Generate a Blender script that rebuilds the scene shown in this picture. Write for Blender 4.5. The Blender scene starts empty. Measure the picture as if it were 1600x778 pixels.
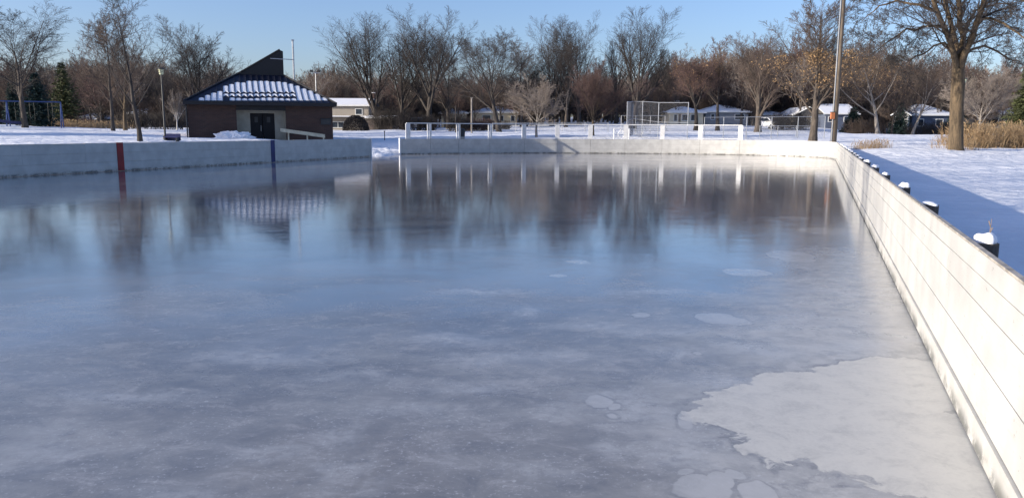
import bpy, bmesh, math, random
import numpy as np
from mathutils import Vector, Matrix, Euler
random.seed(7)
SC = bpy.context.scene
COL = SC.collection

# ------------------------------------------------------------------ camera, sky, sun, exposure
F = 1202.0; HC = 1.64
PITCH = math.atan((389 - 203.5) / F); ROLL = math.radians(0.32)
cam = bpy.data.cameras.new('camera'); camo = bpy.data.objects.new('camera', cam); COL.objects.link(camo)
cam.sensor_width = 36; cam.lens = F / 1600 * 36; cam.clip_end = 5000; cam.clip_start = 0.05
camo.matrix_world = Matrix.Translation((0, 0, HC)) @ Matrix.Rotation(math.pi/2 - PITCH, 4, 'X') @ Matrix.Rotation(ROLL, 4, 'Z')
SC.camera = camo

SUN_EL = math.radians(13.6)
SUN_DIR = Vector((-0.955 * math.cos(SUN_EL), -0.296 * math.cos(SUN_EL), math.sin(SUN_EL)))   # towards the sun
W = bpy.data.worlds.new('World'); SC.world = W; W.use_nodes = True
wn = W.node_tree.nodes; wl = W.node_tree.links; wn.clear()
sky = wn.new('ShaderNodeTexSky'); sky.sky_type = 'NISHITA'; sky.sun_disc = False
sky.sun_elevation = SUN_EL; sky.sun_rotation = math.atan2(SUN_DIR.x, SUN_DIR.y)
sky.altitude = 200; sky.air_density = 1.0; sky.dust_density = 1.5; sky.ozone_density = 3.2
bg = wn.new('ShaderNodeBackground'); bg.inputs[1].default_value = 0.135
wo = wn.new('ShaderNodeOutputWorld'); 
tint = wn.new('ShaderNodeVectorMath'); tint.operation = 'MULTIPLY'; tint.inputs[1].default_value = (1.06, 1.01, 1.17)   # white balance of the sky
wl.new(sky.outputs[0], tint.inputs[0]); wl.new(tint.outputs[0], bg.inputs[0]); wl.new(bg.outputs[0], wo.inputs[0])
sl = bpy.data.lights.new('sun', 'SUN'); sl.energy = 5.0; sl.angle = math.radians(0.55); sl.color = (1.0, 0.91, 0.77)
so = bpy.data.objects.new('sun', sl); COL.objects.link(so)
so.rotation_euler = SUN_DIR.to_track_quat('Z', 'Y').to_euler()
SC.view_settings.view_transform = 'Standard'; SC.view_settings.look = 'None'
SC.view_settings.exposure = 0.54; SC.view_settings.gamma = 1.0

# ------------------------------------------------------------------ pixel helpers (photo pixels, 1600 wide)
def ray(px, py):
    x = (px - 800) / F; y = (389 - py) / F
    x2 = x*math.cos(ROLL) - y*math.sin(ROLL); y2 = x*math.sin(ROLL) + y*math.cos(ROLL)
    fw = math.cos(PITCH) + y2*math.sin(PITCH); up = y2*math.cos(PITCH) - math.sin(PITCH)
    return x2/fw, up/fw
def gp(px, py, z=0.0):
    a, b = ray(px, py); Y = (z - HC)/b
    return a*Y, Y
def at(px, py, Y):
    a, b = ray(px, py)
    return Vector((a*Y, Y, HC + b*Y))
def mpx(Y): return Y / F          # metres per photo pixel at depth Y

# ------------------------------------------------------------------ terrain
PROF = {
    0:    [(0,.1),(20,.12),(27,.35),(40,.95),(60,1.4),(90,1.9),(150,2.0),(250,5),(1500,6)],
    220:  [(0,.1),(20,.1),(33,.4),(42,.93),(52,1.15),(75,1.45),(95,1.5),(150,1.9),(250,5),(1500,6)],
    400:  [(0,.1),(20,.1),(40,.3),(50,.8),(57,.92),(80,1.3),(150,2),(250,5),(1500,6)],
    560:  [(0,.1),(20,.05),(49,.02),(54,.08),(57.6,.16),(58.6,.6),(62,.78),(100,1.4),(150,1.75),(250,5),(1500,6)],
    640:  [(0,.1),(20,.05),(49,.02),(54,.08),(57.6,.3),(58.6,.6),(62,.78),(100,1.5),(150,2.2),(250,5),(1500,6)],
    1000: [(0,.1),(20,.05),(50,.05),(58,.4),(70,1.1),(100,1.75),(125,2.8),(150,3.6),(250,6),(1500,7)],
    1250: [(0,.1),(20,.1),(50,.5),(60,.9),(75,1.2),(110,2.0),(150,3),(250,6),(1500,7)],
    1400: [(0,.1),(20,.15),(37,.42),(41,.68),(50,.82),(80,1.42),(90,1.3),(104,.95),(150,1.8),(250,5),(1500,6)],
    1600: [(0,.12),(20,.17),(42,.62),(60,.95),(80,1.42),(92,1.2),(150,1.8),(250,5),(1500,6)],
}
_pk = sorted(PROF)
def zt(X, Y):
    X = np.asarray(X, float); Y = np.asarray(Y, float)
    phi = np.arctan2(X, Y); ph = np.clip(phi, -0.59, 0.59)
    r = np.hypot(X, Y); D = np.minimum(r*np.cos(ph), 1499.)
    px = 800 + F*np.tan(ph)
    prof = np.stack([np.interp(D, [a for a, b in PROF[k]], [b for a, b in PROF[k]]) for k in _pk])
    px = np.clip(px, 0, 1599.9)
    i = np.clip(np.searchsorted(_pk, px, side='right') - 1, 0, len(_pk)-2)
    k = np.array(_pk, float); t = (px - k[i])/(k[i+1]-k[i]); t = t*t*(3-2*t)
    flat = prof.reshape(len(_pk), -1); ii = i.reshape(-1); ar = np.arange(ii.size)
    return (flat[ii, ar]*(1-t.reshape(-1)) + flat[ii+1, ar]*t.reshape(-1)).reshape(X.shape)
def zg(x, y): return float(zt(np.array([x]), np.array([y]))[0])
def spot(px, Y, py=205):
    a, _ = ray(px, py)
    return Vector((a*Y, Y, zg(a*Y, Y)))

# ------------------------------------------------------------------ node / material helpers
class NT:
    def __init__(s, name):
        s.m = bpy.data.materials.new(name); s.m.use_nodes = True
        s.t = s.m.node_tree; s.n = s.t.nodes; s.l = s.t.links; s.n.clear()
        s.out = s.n.new('ShaderNodeOutputMaterial'); s.b = s.n.new('ShaderNodeBsdfPrincipled')
        s.l.new(s.b.outputs[0], s.out.inputs[0])
    def set(s, **k):
        for a, v in k.items():
            i = s.b.inputs[a.replace('_', ' ')]
            if hasattr(v, 'links'): s.l.new(v, i)
            elif isinstance(v, (tuple, list)) and len(v) == 3: i.default_value = (*v, 1)
            else: i.default_value = v
        return s
    def pos(s): return s.n.new('ShaderNodeNewGeometry').outputs['Position']
    def obj(s): return s.n.new('ShaderNodeTexCoord').outputs['Object']
    def rnd(s): return s.n.new('ShaderNodeObjectInfo').outputs['Random']
    def mapping(s, v, scale=(1,1,1), loc=(0,0,0), rot=(0,0,0)):
        m = s.n.new('ShaderNodeMapping'); s.l.new(v, m.inputs[0])
        m.inputs['Scale'].default_value = scale; m.inputs['Location'].default_value = loc; m.inputs['Rotation'].default_value = rot
        return m.outputs[0]
    def noise(s, v, scale=1, detail=4, rough=.55, dist=0, col=False):
        m = s.n.new('ShaderNodeTexNoise'); s.l.new(v, m.inputs['Vector'])
        m.inputs['Scale'].default_value = scale; m.inputs['Detail'].default_value = detail
        m.inputs['Roughness'].default_value = rough; m.inputs['Distortion'].default_value = dist
        return m.outputs['Color' if col else 'Fac']
    def math(s, op, a, b=0.0, c=None, clamp=False):
        m = s.n.new('ShaderNodeMath'); m.operation = op; m.use_clamp = clamp
        for i, v in enumerate((a, b) if c is None else (a, b, c)):
            if hasattr(v, 'links'): s.l.new(v, m.inputs[i])
            else: m.inputs[i].default_value = v
        return m.outputs[0]
    def vmath(s, op, a, b=(0,0,0)):
        m = s.n.new('ShaderNodeVectorMath'); m.operation = op
        for i, v in enumerate((a, b)):
            if hasattr(v, 'links'): s.l.new(v, m.inputs[i])
            else: m.inputs[i].default_value = v
        return m.outputs['Value' if op in ('LENGTH', 'DOT_PRODUCT') else 'Vector']
    def ramp(s, v, a, b, lo=0.0, hi=1.0, smooth=True):
        m = s.n.new('ShaderNodeMapRange'); m.interpolation_type = 'SMOOTHSTEP' if smooth else 'LINEAR'
        s.l.new(v, m.inputs[0])
        m.inputs[1].default_value = a; m.inputs[2].default_value = b; m.inputs[3].default_value = lo; m.inputs[4].default_value = hi
        return m.outputs[0]
    def mix(s, f, a, b):
        m = s.n.new('ShaderNodeMix'); m.data_type = 'RGBA'
        for i, v in ((0, f), (6, a), (7, b)):
            if hasattr(v, 'links'): s.l.new(v, m.inputs[i])
            elif isinstance(v, (tuple, list)): m.inputs[i].default_value = (*v[:3], 1)
            else: m.inputs[i].default_value = v
        return m.outputs[2]
    def sep(s, v):
        m = s.n.new('ShaderNodeSeparateXYZ'); s.l.new(v, m.inputs[0]); return m.outputs
    def bump(s, h, strength=.3, dist=.02):
        m = s.n.new('ShaderNodeBump'); s.l.new(h, m.inputs['Height'])
        m.inputs['Strength'].default_value = strength; m.inputs['Distance'].default_value = dist
        s.l.new(m.outputs[0], s.b.inputs['Normal']); return s

def plain(name, col, rough=.7, metal=0, var=.18, scale=3, bump=.0, bscale=30):
    t = NT(name); p = t.obj()
    n = t.noise(p, scale, 5); k = t.ramp(n, .3, .7)
    c = t.mix(k, tuple(x*(1-var) for x in col), tuple(min(1, x*(1+var)) for x in col))
    t.set(Base_Color=c, Roughness=rough, Metallic=metal)
    if bump: t.bump(t.noise(p, bscale, 4), bump, .01)
    return t.m

def mat_snow():
    t = NT('snow'); p = t.pos()
    n1 = t.noise(p, .35, 5); n2 = t.noise(p, 6, 6, .7); n3 = t.noise(p, 1.6, 4)
    c = t.mix(t.ramp(n1, .3, .7), (.80, .81, .84), (.90, .90, .92))
    sp = t.ramp(t.noise(t.mapping(p, (1.4, 1, 1)), 2.6, 8, .8), .66, .74)         # bits of grass and twigs poking through
    c = t.mix(t.math('MULTIPLY', sp, .3), c, (.33, .27, .2))
    t.set(Base_Color=c, Roughness=.75)
    h = t.math('ADD', t.math('MULTIPLY', n3, 1.5), t.math('MULTIPLY', n2, .22))
    t.bump(h, .9, .12); return t.m
def mat_cap_snow():
    t = NT('soft_snow'); p = t.pos(); n = t.noise(p, 14, 5)
    t.set(Base_Color=t.mix(n, (.82, .83, .86), (.9, .9, .92)), Roughness=.7); t.bump(n, .5, .02); return t.m

ELL_BLOB = [(931,628,19,11),(958,637,12,6),(958,652,7,3),(1063,738,12,5),(1085,762,34,19),(1120,752,24,15),(1143,742,17,8),(1185,768,33,15),
    (1168,425,38,6),(1120,498,34,8),(1155,503,22,6),(900,409,20,3),(872,431,13,2.5),(1002,493,16,3.5),(1088,553,8,3),(1060,655,13,14),
    (1232,398,36,7),(1290,361,42,6),(1245,405,28,5),(1240,340,20,3),(1100,770,45,14)]
ELL_RAG = [(1290,650,190,58),(1400,690,180,70),(1190,655,100,40),(1330,605,170,32),(1420,600,140,40),(1260,700,90,28),
    ]
ELL_SOFT = [(1120,600,60,8),(1010,655,60,14),(1060,700,55,18),(960,690,40,14),(870,640,30,6),(1180,545,50,7),(1250,500,60,6),(1330,540,50,9),(780,560,60,6),(640,640,50,8),(400,700,60,9),(200,620,70,7),(1060,520,40,5),(880,560,50,6),(700,530,70,6),(560,590,60,6),(1290,455,40,4),(1010,455,40,4),(760,455,50,3),(420,560,80,6),(90,700,60,9),(820,745,50,12),(1045,548,50,8),(720,601,42,7),(525,668,28,13),(512,728,36,17),(305,768,80,20),(920,512,45,6),(820,490,26,5),(990,632,70,12),(1000,520,60,5),(700,712,6,3),(598,756,8,3)]
def mat_ice():
    t = NT('rink_ice'); p = t.pos()
    def field(lst, P):
        cur = None
        for px, py, rx, ry in lst:
            x, y = gp(px, py); x1, y1 = gp(px, py-ry); x2, y2 = gp(px, py+ry)
            rX = rx*mpx(y)*1.02; rY = max(abs(y1-y2)/2, .03)
            v = t.vmath('MULTIPLY', t.vmath('SUBTRACT', P, (x, y, 0)), (1/rX, 1/rY, 0))
            d = t.vmath('LENGTH', v)
            d = t.math('MULTIPLY', t.math('SUBTRACT', d, 1.0), min(rX, rY))   # metres outside the rim
            cur = d if cur is None else t.math('MINIMUM', cur, d)
        return cur
    def warp(P, sc, amp, det=3):
        n = t.noise(P, sc, det, .6, col=True)
        v = t.vmath('MULTIPLY', t.vmath('SUBTRACT', n, (.5, .5, .5)), (amp, amp, 0))
        return t.vmath('ADD', P, v)
    # distance from where the photographer stood thins the small detail out naturally
    Pb = warp(warp(p, 1.7, .26), 6.0, .07, 4)
    Pr = warp(warp(p, 1.2, .9, 4), 7.0, .30, 4)
    fb = field(ELL_BLOB, Pb); fr = field(ELL_RAG, Pr)
    blob = t.ramp(fb, .004, -.006); ring = t.math('MULTIPLY', t.ramp(fb, -.002, .004), t.ramp(fb, .025, .012))
    fs = field(ELL_SOFT, Pr); soft = t.math('MULTIPLY', t.ramp(fs, .10, -.22), t.ramp(t.noise(p, 9, 6, .75), .30, .62))
    rag = t.ramp(t.math('ADD', fr, t.math('MULTIPLY', t.math('SUBTRACT', t.noise(p, 26, 5, .8), .5), .10)), .012, -.012); rrim = t.math('MULTIPLY', t.ramp(fr, .0, .01), t.ramp(fr, .085, .02))
    big = t.noise(p, .16, 3, .5); mid = t.noise(t.mapping(p, (.75, 1.0, 1)), .9, 7, .62, .4)
    fine = t.noise(p, 38, 3, .7); patch = t.noise(p, 3.2, 8, .72, .6)
    vein = t.noise(warp(p, 1.5, .5), 5.5, 7, .75); streak = t.noise(t.mapping(p, (1.0, 1.5, 1)), 3.4, 9, .8, .5)
    lobe = t.noise(t.mapping(p, (.8, 1.0, 1)), .55, 5, .6, .6)
    xyz = t.sep(p)
    # a film of melt water lies on the ice farther out; the ice at the near end is dry, milky and frosted
    wy = t.math('ADD', xyz[1], t.math('MULTIPLY', t.math('SUBTRACT', lobe, .5), 9.0))
    wet = t.ramp(wy, 3.4, 10.5)
    dr = t.math('SUBTRACT', t.math('MULTIPLY_ADD', xyz[1], .3975, .92), xyz[0])      # metres left of the right boards
    dw = t.math('ADD', dr, t.math('MULTIPLY', t.math('SUBTRACT', t.noise(p, .8, 6, .6), .5), 2.6))
    milky = t.math('MULTIPLY', t.ramp(dw, 2.1, .75), t.ramp(xyz[1], 17, 6))
    wet = t.math('MULTIPLY', wet, t.math('SUBTRACT', 1.0, t.math('MULTIPLY', milky, .8)))
    cl = t.ramp(t.math('ADD', t.math('MULTIPLY', big, .5), t.math('MULTIPLY', mid, .5)), .38, .64)
    dry = t.mix(cl, (.145, .152, .168), (.33, .33, .325))
    dry = t.mix(t.math('MULTIPLY', t.ramp(lobe, .42, .66), .6), dry, (.30, .285, .265))
    clear = t.mix(cl, (.085, .10, .135), (.17, .18, .205))
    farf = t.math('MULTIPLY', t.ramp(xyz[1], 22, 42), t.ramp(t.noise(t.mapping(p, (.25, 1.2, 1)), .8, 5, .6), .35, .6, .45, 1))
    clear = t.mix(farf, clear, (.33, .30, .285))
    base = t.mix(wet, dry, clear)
    base = t.mix(milky, base, t.mix(t.ramp(vein, .36, .62), (.33, .33, .325), (.46, .455, .44)))
    fro = t.math('MULTIPLY', t.ramp(patch, .50, .64), t.ramp(big, .38, .62))
    fro = t.math('MULTIPLY', fro, t.math('SUBTRACT', 1.0, t.math('MULTIPLY', wet, .75)))
    base = t.mix(t.math('MULTIPLY', fro, .5), base, (.42, .43, .45))
    dryness = t.math('SUBTRACT', 1.0, t.math('MULTIPLY', wet, .7))
    base = t.mix(t.math('MULTIPLY', t.math('MULTIPLY', t.ramp(streak, .50, .64), .5), dryness), base, (.40, .40, .41))
    base = t.mix(t.math('MULTIPLY', t.ramp(streak, .50, .36), .4), base, (.11, .12, .145))
    speck = t.math('MULTIPLY', t.math('MULTIPLY', t.ramp(fine, .54, .70), t.ramp(patch, .40, .56)), dryness)
    base = t.mix(t.math('MULTIPLY', speck, .6), base, (.52, .53, .55))
    base = t.mix(t.math('MULTIPLY', t.math('MULTIPLY', rrim, t.ramp(vein, .42, .6)), .6), base, (.10, .105, .12))
    fs = field(ELL_SOFT, Pr); soft = t.math('MULTIPLY', t.ramp(fs, .16, -.20), t.ramp(t.noise(p, 9, 6, .75), .30, .60))
    base = t.mix(t.math('MULTIPLY', soft, .75), base, (.46, .47, .48))
    base = t.mix(t.math('MULTIPLY', ring, t.ramp(vein, .35, .65, 0, .5)), base, (.12, .13, .15))
    base = t.mix(t.math('MULTIPLY', rag, t.math('MULTIPLY', t.ramp(vein, .25, .6, .45, .95), t.ramp(fine, .3, .62, .8, 1))), base, (.56, .55, .515))
    base = t.mix(t.math('MULTIPLY', blob, t.ramp(patch, .35, .6, .35, .7)), base, (.44, .445, .45))
    nwet = t.math('SUBTRACT', 1.0, wet)
    rgh = t.math('ADD', .10, t.math('MULTIPLY', nwet, .20))
    rgh = t.math('ADD', rgh, t.math('MULTIPLY', t.ramp(streak, .45, .7), .08))
    rgh = t.math('MAXIMUM', rgh, t.math('MULTIPLY', t.math('MAXIMUM', rag, soft), .36))
    film = t.math('MULTIPLY', t.math('ADD', .25, t.math('MULTIPLY', wet, .75)), t.math('SUBTRACT', 1.0, t.math('MULTIPLY', t.math('MAXIMUM', rag, fro), .8)))
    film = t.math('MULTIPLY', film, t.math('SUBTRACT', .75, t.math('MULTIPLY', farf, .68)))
    crgh = t.math('ADD', t.math('ADD', .055, t.math('MULTIPLY', t.ramp(streak, .4, .65), .05)), t.math('MULTIPLY', nwet, .16))
    t.set(Base_Color=base, Roughness=rgh, IOR=1.34, Coat_Weight=film, Coat_Roughness=crgh, Coat_IOR=1.5)
    wav = t.noise(t.mapping(p, (.55, 1.6, 1)), 1.1, 5, .55)
    h = t.math('ADD', t.math('MULTIPLY', wav, .35), t.math('MULTIPLY', t.math('MULTIPLY', fine, nwet), .06))
    h = t.math('ADD', h, t.math('MULTIPLY', t.math('MULTIPLY', patch, nwet), .16)); h = t.math('ADD', h, t.math('MULTIPLY', rag, .07))
    t.bump(h, .2, .022)
    bn = [n for n in t.n if n.bl_idname == 'ShaderNodeBump'][0]; t.l.new(bn.outputs[0], t.b.inputs['Coat Normal'])
    return t.m

def mat_board():
    """white painted plywood: scuffs, puck marks, mould and dirt at the foot"""
    t = NT('white_board_paint'); p = t.pos(); z = t.sep(p)[2]
    n = t.noise(p, 2.2, 6); sc = t.noise(t.mapping(p, (1, 1, 13)), 2.6, 9, .8)
    c = t.mix(t.ramp(n, .3, .7), (.46, .455, .44), (.57, .565, .545))
    c = t.mix(t.math('MULTIPLY', t.ramp(sc, .53, .68), .6), c, (.45, .43, .40))
    mk = t.noise(t.mapping(p, (13, 13, 24)), 1.3, 4, .7)
    c = t.mix(t.math('MULTIPLY', t.ramp(mk, .66, .70), .7), c, (.16, .15, .14))
    low = t.math('MULTIPLY', t.ramp(z, .30, .02), t.ramp(t.noise(p, 5, 7, .75), .40, .60))
    c = t.mix(t.math('MULTIPLY', low, .55), c, (.42, .40, .35))
    mould = t.math('MULTIPLY', t.ramp(z, .12, .03), t.ramp(t.noise(p, 3.0, 8, .8), .42, .56))
    c = t.mix(t.math('MULTIPLY', mould, .8), c, (.05, .055, .05))
    r = t.rnd(); c = t.mix(t.math('MULTIPLY', r, .14), c, (.36, .355, .34))
    t.set(Base_Color=c, Roughness=.55); t.bump(sc, .25, .01); return t.m

def mat_bark(name, a, b, scale=6):
    t = NT(name); p = t.obj(); n = t.noise(t.mapping(p, (1, 1, .22)), scale, 7, .7)
    c = t.mix(t.ramp(n, .3, .72), a, b)
    t.set(Base_Color=c, Roughness=.9); t.bump(n, .7, .05); return t.m
def mat_twig(name, a, b):
    t = NT(name); n = t.noise(t.obj(), .6, 2)
    c = t.mix(t.ramp(n, .3, .7), a, b); c = t.mix(t.math('MULTIPLY', t.rnd(), .5), c, tuple(x*.65 for x in a))
    t.set(Base_Color=c, Roughness=.85); return t.m
def mat_brick(name, c1, c2, mort, sc=1.0):
    t = NT(name); p = t.obj()
    xyz = t.sep(p); cmb = t.n.new('ShaderNodeCombineXYZ')
    t.l.new(t.math('ADD', xyz[0], xyz[1]), cmb.inputs[0]); t.l.new(xyz[2], cmb.inputs[1])
    b = t.n.new('ShaderNodeTexBrick'); t.l.new(cmb.outputs[0], b.inputs['Vector'])
    b.inputs['Scale'].default_value = sc; b.inputs['Brick Width'].default_value = .30; b.inputs['Row Height'].default_value = .10
    b.inputs['Mortar Size'].default_value = .008
    b.inputs['Color1'].default_value = (*c1, 1); b.inputs['Color2'].default_value = (*c2, 1); b.inputs['Mortar'].default_value = (*mort, 1)
    n = t.noise(p, 1.2, 6); c = t.mix(t.math('MULTIPLY', t.ramp(n, .35, .7), .4), b.outputs[0], tuple(x*.6 for x in c1))
    t.set(Base_Color=c, Roughness=.85); t.bump(b.outputs['Fac'], -.4, .01); return t.m
def mat_siding(name, col, row=.18):
    t = NT(name); p = t.obj(); z = t.sep(p)[2]
    fr = t.math('FRACT', t.math('DIVIDE', z, row)); n = t.noise(p, 1.1, 5)
    c = t.mix(t.ramp(n, .3, .7), tuple(x*.88 for x in col), col)
    t.set(Base_Color=c, Roughness=.7); t.bump(fr, .6, .02); return t.m

M = dict(
    snow=mat_snow(), cap=mat_cap_snow(), ice=mat_ice(), board=mat_board(),
    post=mat_bark('weathered_post', (.05,.045,.04), (.12,.10,.085), 9),
    rail=plain('grey_weathered_timber', (.36,.33,.29), .85, var=.35, scale=9, bump=.3),
    frame=plain('white_frame_paint', (.70,.70,.70), .6, var=.12),
    red=plain('red_paint', (.26,.014,.018), .55, var=.2), blue=plain('blue_paint', (.015,.025,.13), .55, var=.2),
    bark=mat_bark('grey_brown_bark', (.038,.031,.026), (.12,.096,.076)),
    bark_warm=mat_bark('warm_brown_bark', (.045,.033,.02), (.16,.112,.065), 7),
    bark_pale=mat_bark('pale_bark', (.15,.13,.11), (.36,.32,.28)),
    bark_dark=mat_bark('dark_bark', (.022,.018,.016), (.07,.057,.047)),
    birch=mat_bark('white_birch_bark', (.35,.33,.31), (.62,.6,.57)),
    twig=mat_twig('brown_twigs', (.085,.062,.05), (.145,.105,.082)),
    twig_red=mat_twig('red_brown_twigs', (.105,.062,.052), (.16,.10,.085)),
    twig_pale=mat_twig('pale_twigs', (.20,.165,.14), (.30,.25,.21)),
    twig_dark=mat_twig('dark_twigs', (.034,.028,.025), (.068,.054,.046)),
    leaf=plain('dry_tan_leaves', (.30,.19,.09), .8, var=.4, scale=2),
    needle=plain('blue_green_needles', (.022,.045,.035), .8, var=.45, scale=2),
    needle_olive=plain('olive_needles', (.065,.075,.025), .8, var=.45, scale=1.5),
    reed=plain('dry_straw_reeds', (.34,.235,.13), .85, var=.4, scale=4),
    brick=mat_brick('dark_brown_brick', (.078,.04,.03), (.052,.028,.023), (.07,.06,.052)),
    roofmetal=plain('dark_blue_metal_roof', (.008,.011,.028), .5, .2, var=.2),
    fascia=plain('near_black_fascia', (.006,.006,.009), .6, var=.2),
    cream=plain('cream_painted_block', (.33,.31,.25), .75, var=.1),
    door=plain('black_steel_door', (.006,.006,.008), .8, var=.2),
    steel=plain('galvanised_steel', (.42,.43,.44), .4, .6, var=.15),
    wire=plain('galvanised_wire', (.22,.22,.23), .5, .5, var=.1),
    darkmetal=plain('dark_painted_metal', (.03,.032,.034), .5, .2, var=.2),
    glass=plain('window_glass', (.03,.04,.055), .12, 0, var=.3),
    lampglass=plain('frosted_lamp_glass', (.55,.56,.36), .4, var=.1),
    playblue=plain('blue_play_steel', (.035,.07,.21), .4, var=.15),
    slide=plain('navy_plastic_slide', (.025,.03,.11), .35, var=.15),
    rampwood=plain('pale_handrail_wood', (.50,.46,.34), .75, var=.15),
    polewood=mat_bark('utility_pole_wood', (.10,.08,.06), (.22,.175,.13), 4),
    orange=plain('orange_box_paint', (.42,.15,.06), .5, var=.15),
    carwhite=plain('white_car_paint', (.78,.78,.78), .25, var=.03), cardark=plain('dark_blue_car_paint', (.05,.065,.10), .3, var=.1),
    tyre=plain('black_rubber', (.02,.02,.02), .9, var=.2), redlens=plain('red_lens', (.4,.02,.02), .3, var=.1),
    shingle=plain('dark_shingles', (.07,.065,.06), .9, var=.3, scale=8),
    trim=plain('white_trim_paint', (.7,.7,.68), .6, var=.06),
)
def sid(name, c): M[name] = mat_siding(name, c)
sid('beige_siding', (.34,.30,.25)); sid('cream_siding', (.72,.63,.45)); sid('grey_siding', (.24,.25,.27)); sid('slate_siding', (.09,.11,.16))
sid('white_siding', (.70,.68,.64)); sid('tan_siding', (.42,.36,.28)); sid('brown_siding', (.12,.09,.075))

# ------------------------------------------------------------------ mesh helpers
def link(name, me, mats, parent=None, loc=None, smooth=False):
    for m in (mats if isinstance(mats, (list, tuple)) else [mats]): me.materials.append(m)
    o = bpy.data.objects.new(name, me); COL.objects.link(o)
    if parent: o.parent = parent
    if loc is not None: o.location = loc
    if smooth: me.polygons.foreach_set('use_smooth', [True]*len(me.polygons))
    return o
def tag(o, label, cat, group=None, kind=None):
    if label: o['label'] = label
    if cat: o['category'] = cat
    if group: o['group'] = group
    if kind: o['kind'] = kind
    return o
def thing(name, loc, label, cat, group=None, rz=0.0):
    o = bpy.data.objects.new(name, None); COL.objects.link(o); o.location = loc; o.rotation_euler = (0, 0, rz)
    o.empty_display_size = .2
    return tag(o, label, cat, group)
def copy_tree(o, parent=None):
    c = o.copy(); COL.objects.link(c); c.parent = parent
    for ch in list(o.children): copy_tree(ch, c)
    return c
class MB:
    def __init__(s): s.v = []; s.f = []
    def add(s, vs, fs):
        k = len(s.v); s.v += [tuple(v) for v in vs]; s.f += [tuple(i+k for i in f) for f in fs]; return s
    def box(s, x0, x1, y0, y1, z0, z1):
        return s.add([(x0,y0,z0),(x1,y0,z0),(x1,y1,z0),(x0,y1,z0),(x0,y0,z1),(x1,y0,z1),(x1,y1,z1),(x0,y1,z1)],
            [(0,3,2,1),(4,5,6,7),(0,1,5,4),(1,2,6,5),(2,3,7,6),(3,0,4,7)])
    def cbox(s, c, sx, sy, sz): return s.box(c[0]-sx/2, c[0]+sx/2, c[1]-sy/2, c[1]+sy/2, c[2]-sz/2, c[2]+sz/2)
    def tube(s, pts, rad, n=8, cap=True):
        pts = [Vector(p) for p in pts]; k = len(s.v); R = rad if isinstance(rad, (list, tuple)) else [rad]*len(pts)
        for i, p in enumerate(pts):
            d = (pts[min(i+1, len(pts)-1)] - pts[max(i-1, 0)]).normalized()
            a = Vector((0,0,1)) if abs(d.z) < .9 else Vector((1,0,0))
            u = d.cross(a).normalized(); w = d.cross(u)
            for j in range(n):
                t = 2*math.pi*j/n; s.v.append(tuple(p + (u*math.cos(t) + w*math.sin(t))*R[i]))
        for i in range(len(pts)-1):
            for j in range(n):
                a = k+i*n+j; b = k+i*n+(j+1) % n; s.f.append((a, a+n, b+n, b))
        if cap:
            s.f.append(tuple(k+j for j in range(n))); s.f.append(tuple(k+(len(pts)-1)*n+j for j in reversed(range(n))))
        return s
    def prism(s, poly, y0, y1):
        """polygon in (x, z), extruded along y"""
        n = len(poly); k = len(s.v)
        s.v += [(p[0], y0, p[1]) for p in poly] + [(p[0], y1, p[1]) for p in poly]
        s.f.append(tuple(k+i for i in range(n))); s.f.append(tuple(k+n+i for i in reversed(range(n))))
        for i in range(n): j = (i+1) % n; s.f.append((k+i, k+n+i, k+n+j, k+j))
        return s
    def mesh(s, name):
        me = bpy.data.meshes.new(name); me.from_pydata(s.v, [], s.f); me.update()
        bm = bmesh.new(); bm.from_mesh(me); bmesh.ops.recalc_face_normals(bm, faces=bm.faces); bm.to_mesh(me); bm.free(); return me
    def build(s, name, mat, parent=None, loc=None, smooth=False):
        return link(name, s.mesh(name), mat, parent, loc, smooth)
def np_mesh(name, V, Q, tri=False, mi=None):
    me = bpy.data.meshes.new(name); k = 3 if tri else 4
    V = np.ascontiguousarray(V, dtype=np.float32); Q = np.ascontiguousarray(Q, dtype=np.int32)
    me.vertices.add(len(V)); me.vertices.foreach_set('co', V.ravel())
    me.loops.add(Q.size); me.loops.foreach_set('vertex_index', Q.ravel())
    me.polygons.add(len(Q)); me.polygons.foreach_set('loop_start', np.arange(0, Q.size, k, dtype=np.int32))
    if mi is not None: me.polygons.foreach_set('material_index', np.ascontiguousarray(mi, dtype=np.int32))
    me.update(calc_edges=True); me.validate(); return me

# ------------------------------------------------------------------ rink outline
RS = .3975; RB = .92
def rline(Y): return (RB + RS*Y, Y)
def lline(Y): return (-16.8 + (Y-25.3)*.391, Y)
def catmull(P, n=8):
    P = [Vector((*p, 0)) for p in P]; out = []
    for i in range(1, len(P)-2):
        for k in range(n):
            t = k/n; a, b, c, d = P[i-1:i+3]
            out.append(.5*((2*b) + (c-a)*t + (2*a-5*b+4*c-d)*t*t + (3*b-a-3*c+d)*t**3))
    out.append(P[-2]); return out
class Path:
    def __init__(s, pts):
        s.p = [Vector((q[0], q[1], 0)) for q in pts]; s.c = [0]
        for a, b in zip(s.p, s.p[1:]): s.c.append(s.c[-1] + (b-a).length)
        s.L = s.c[-1]
    def at(s, d, off=0):
        d = max(0, min(s.L-1e-6, d)); i = max(j for j in range(len(s.c)-1) if s.c[j] <= d)
        t = (d-s.c[i])/(s.c[i+1]-s.c[i]); T = (s.p[i+1]-s.p[i]).normalized(); N = Vector((T.y, -T.x, 0))   # right of travel
        return s.p[i].lerp(s.p[i+1], t) + N*off, T
    def at_px(s, px):
        best = None
        for k in range(int(s.L*20)):
            q, _ = s.at(k/20)
            if q.y < 1: continue
            e = abs(q.x/q.y - ray(px, 225)[0])
            if best is None or e < best[0]: best = (e, k/20)
        return best[1]
RIGHT = Path([rline(-8), rline(44.5)])
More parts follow.
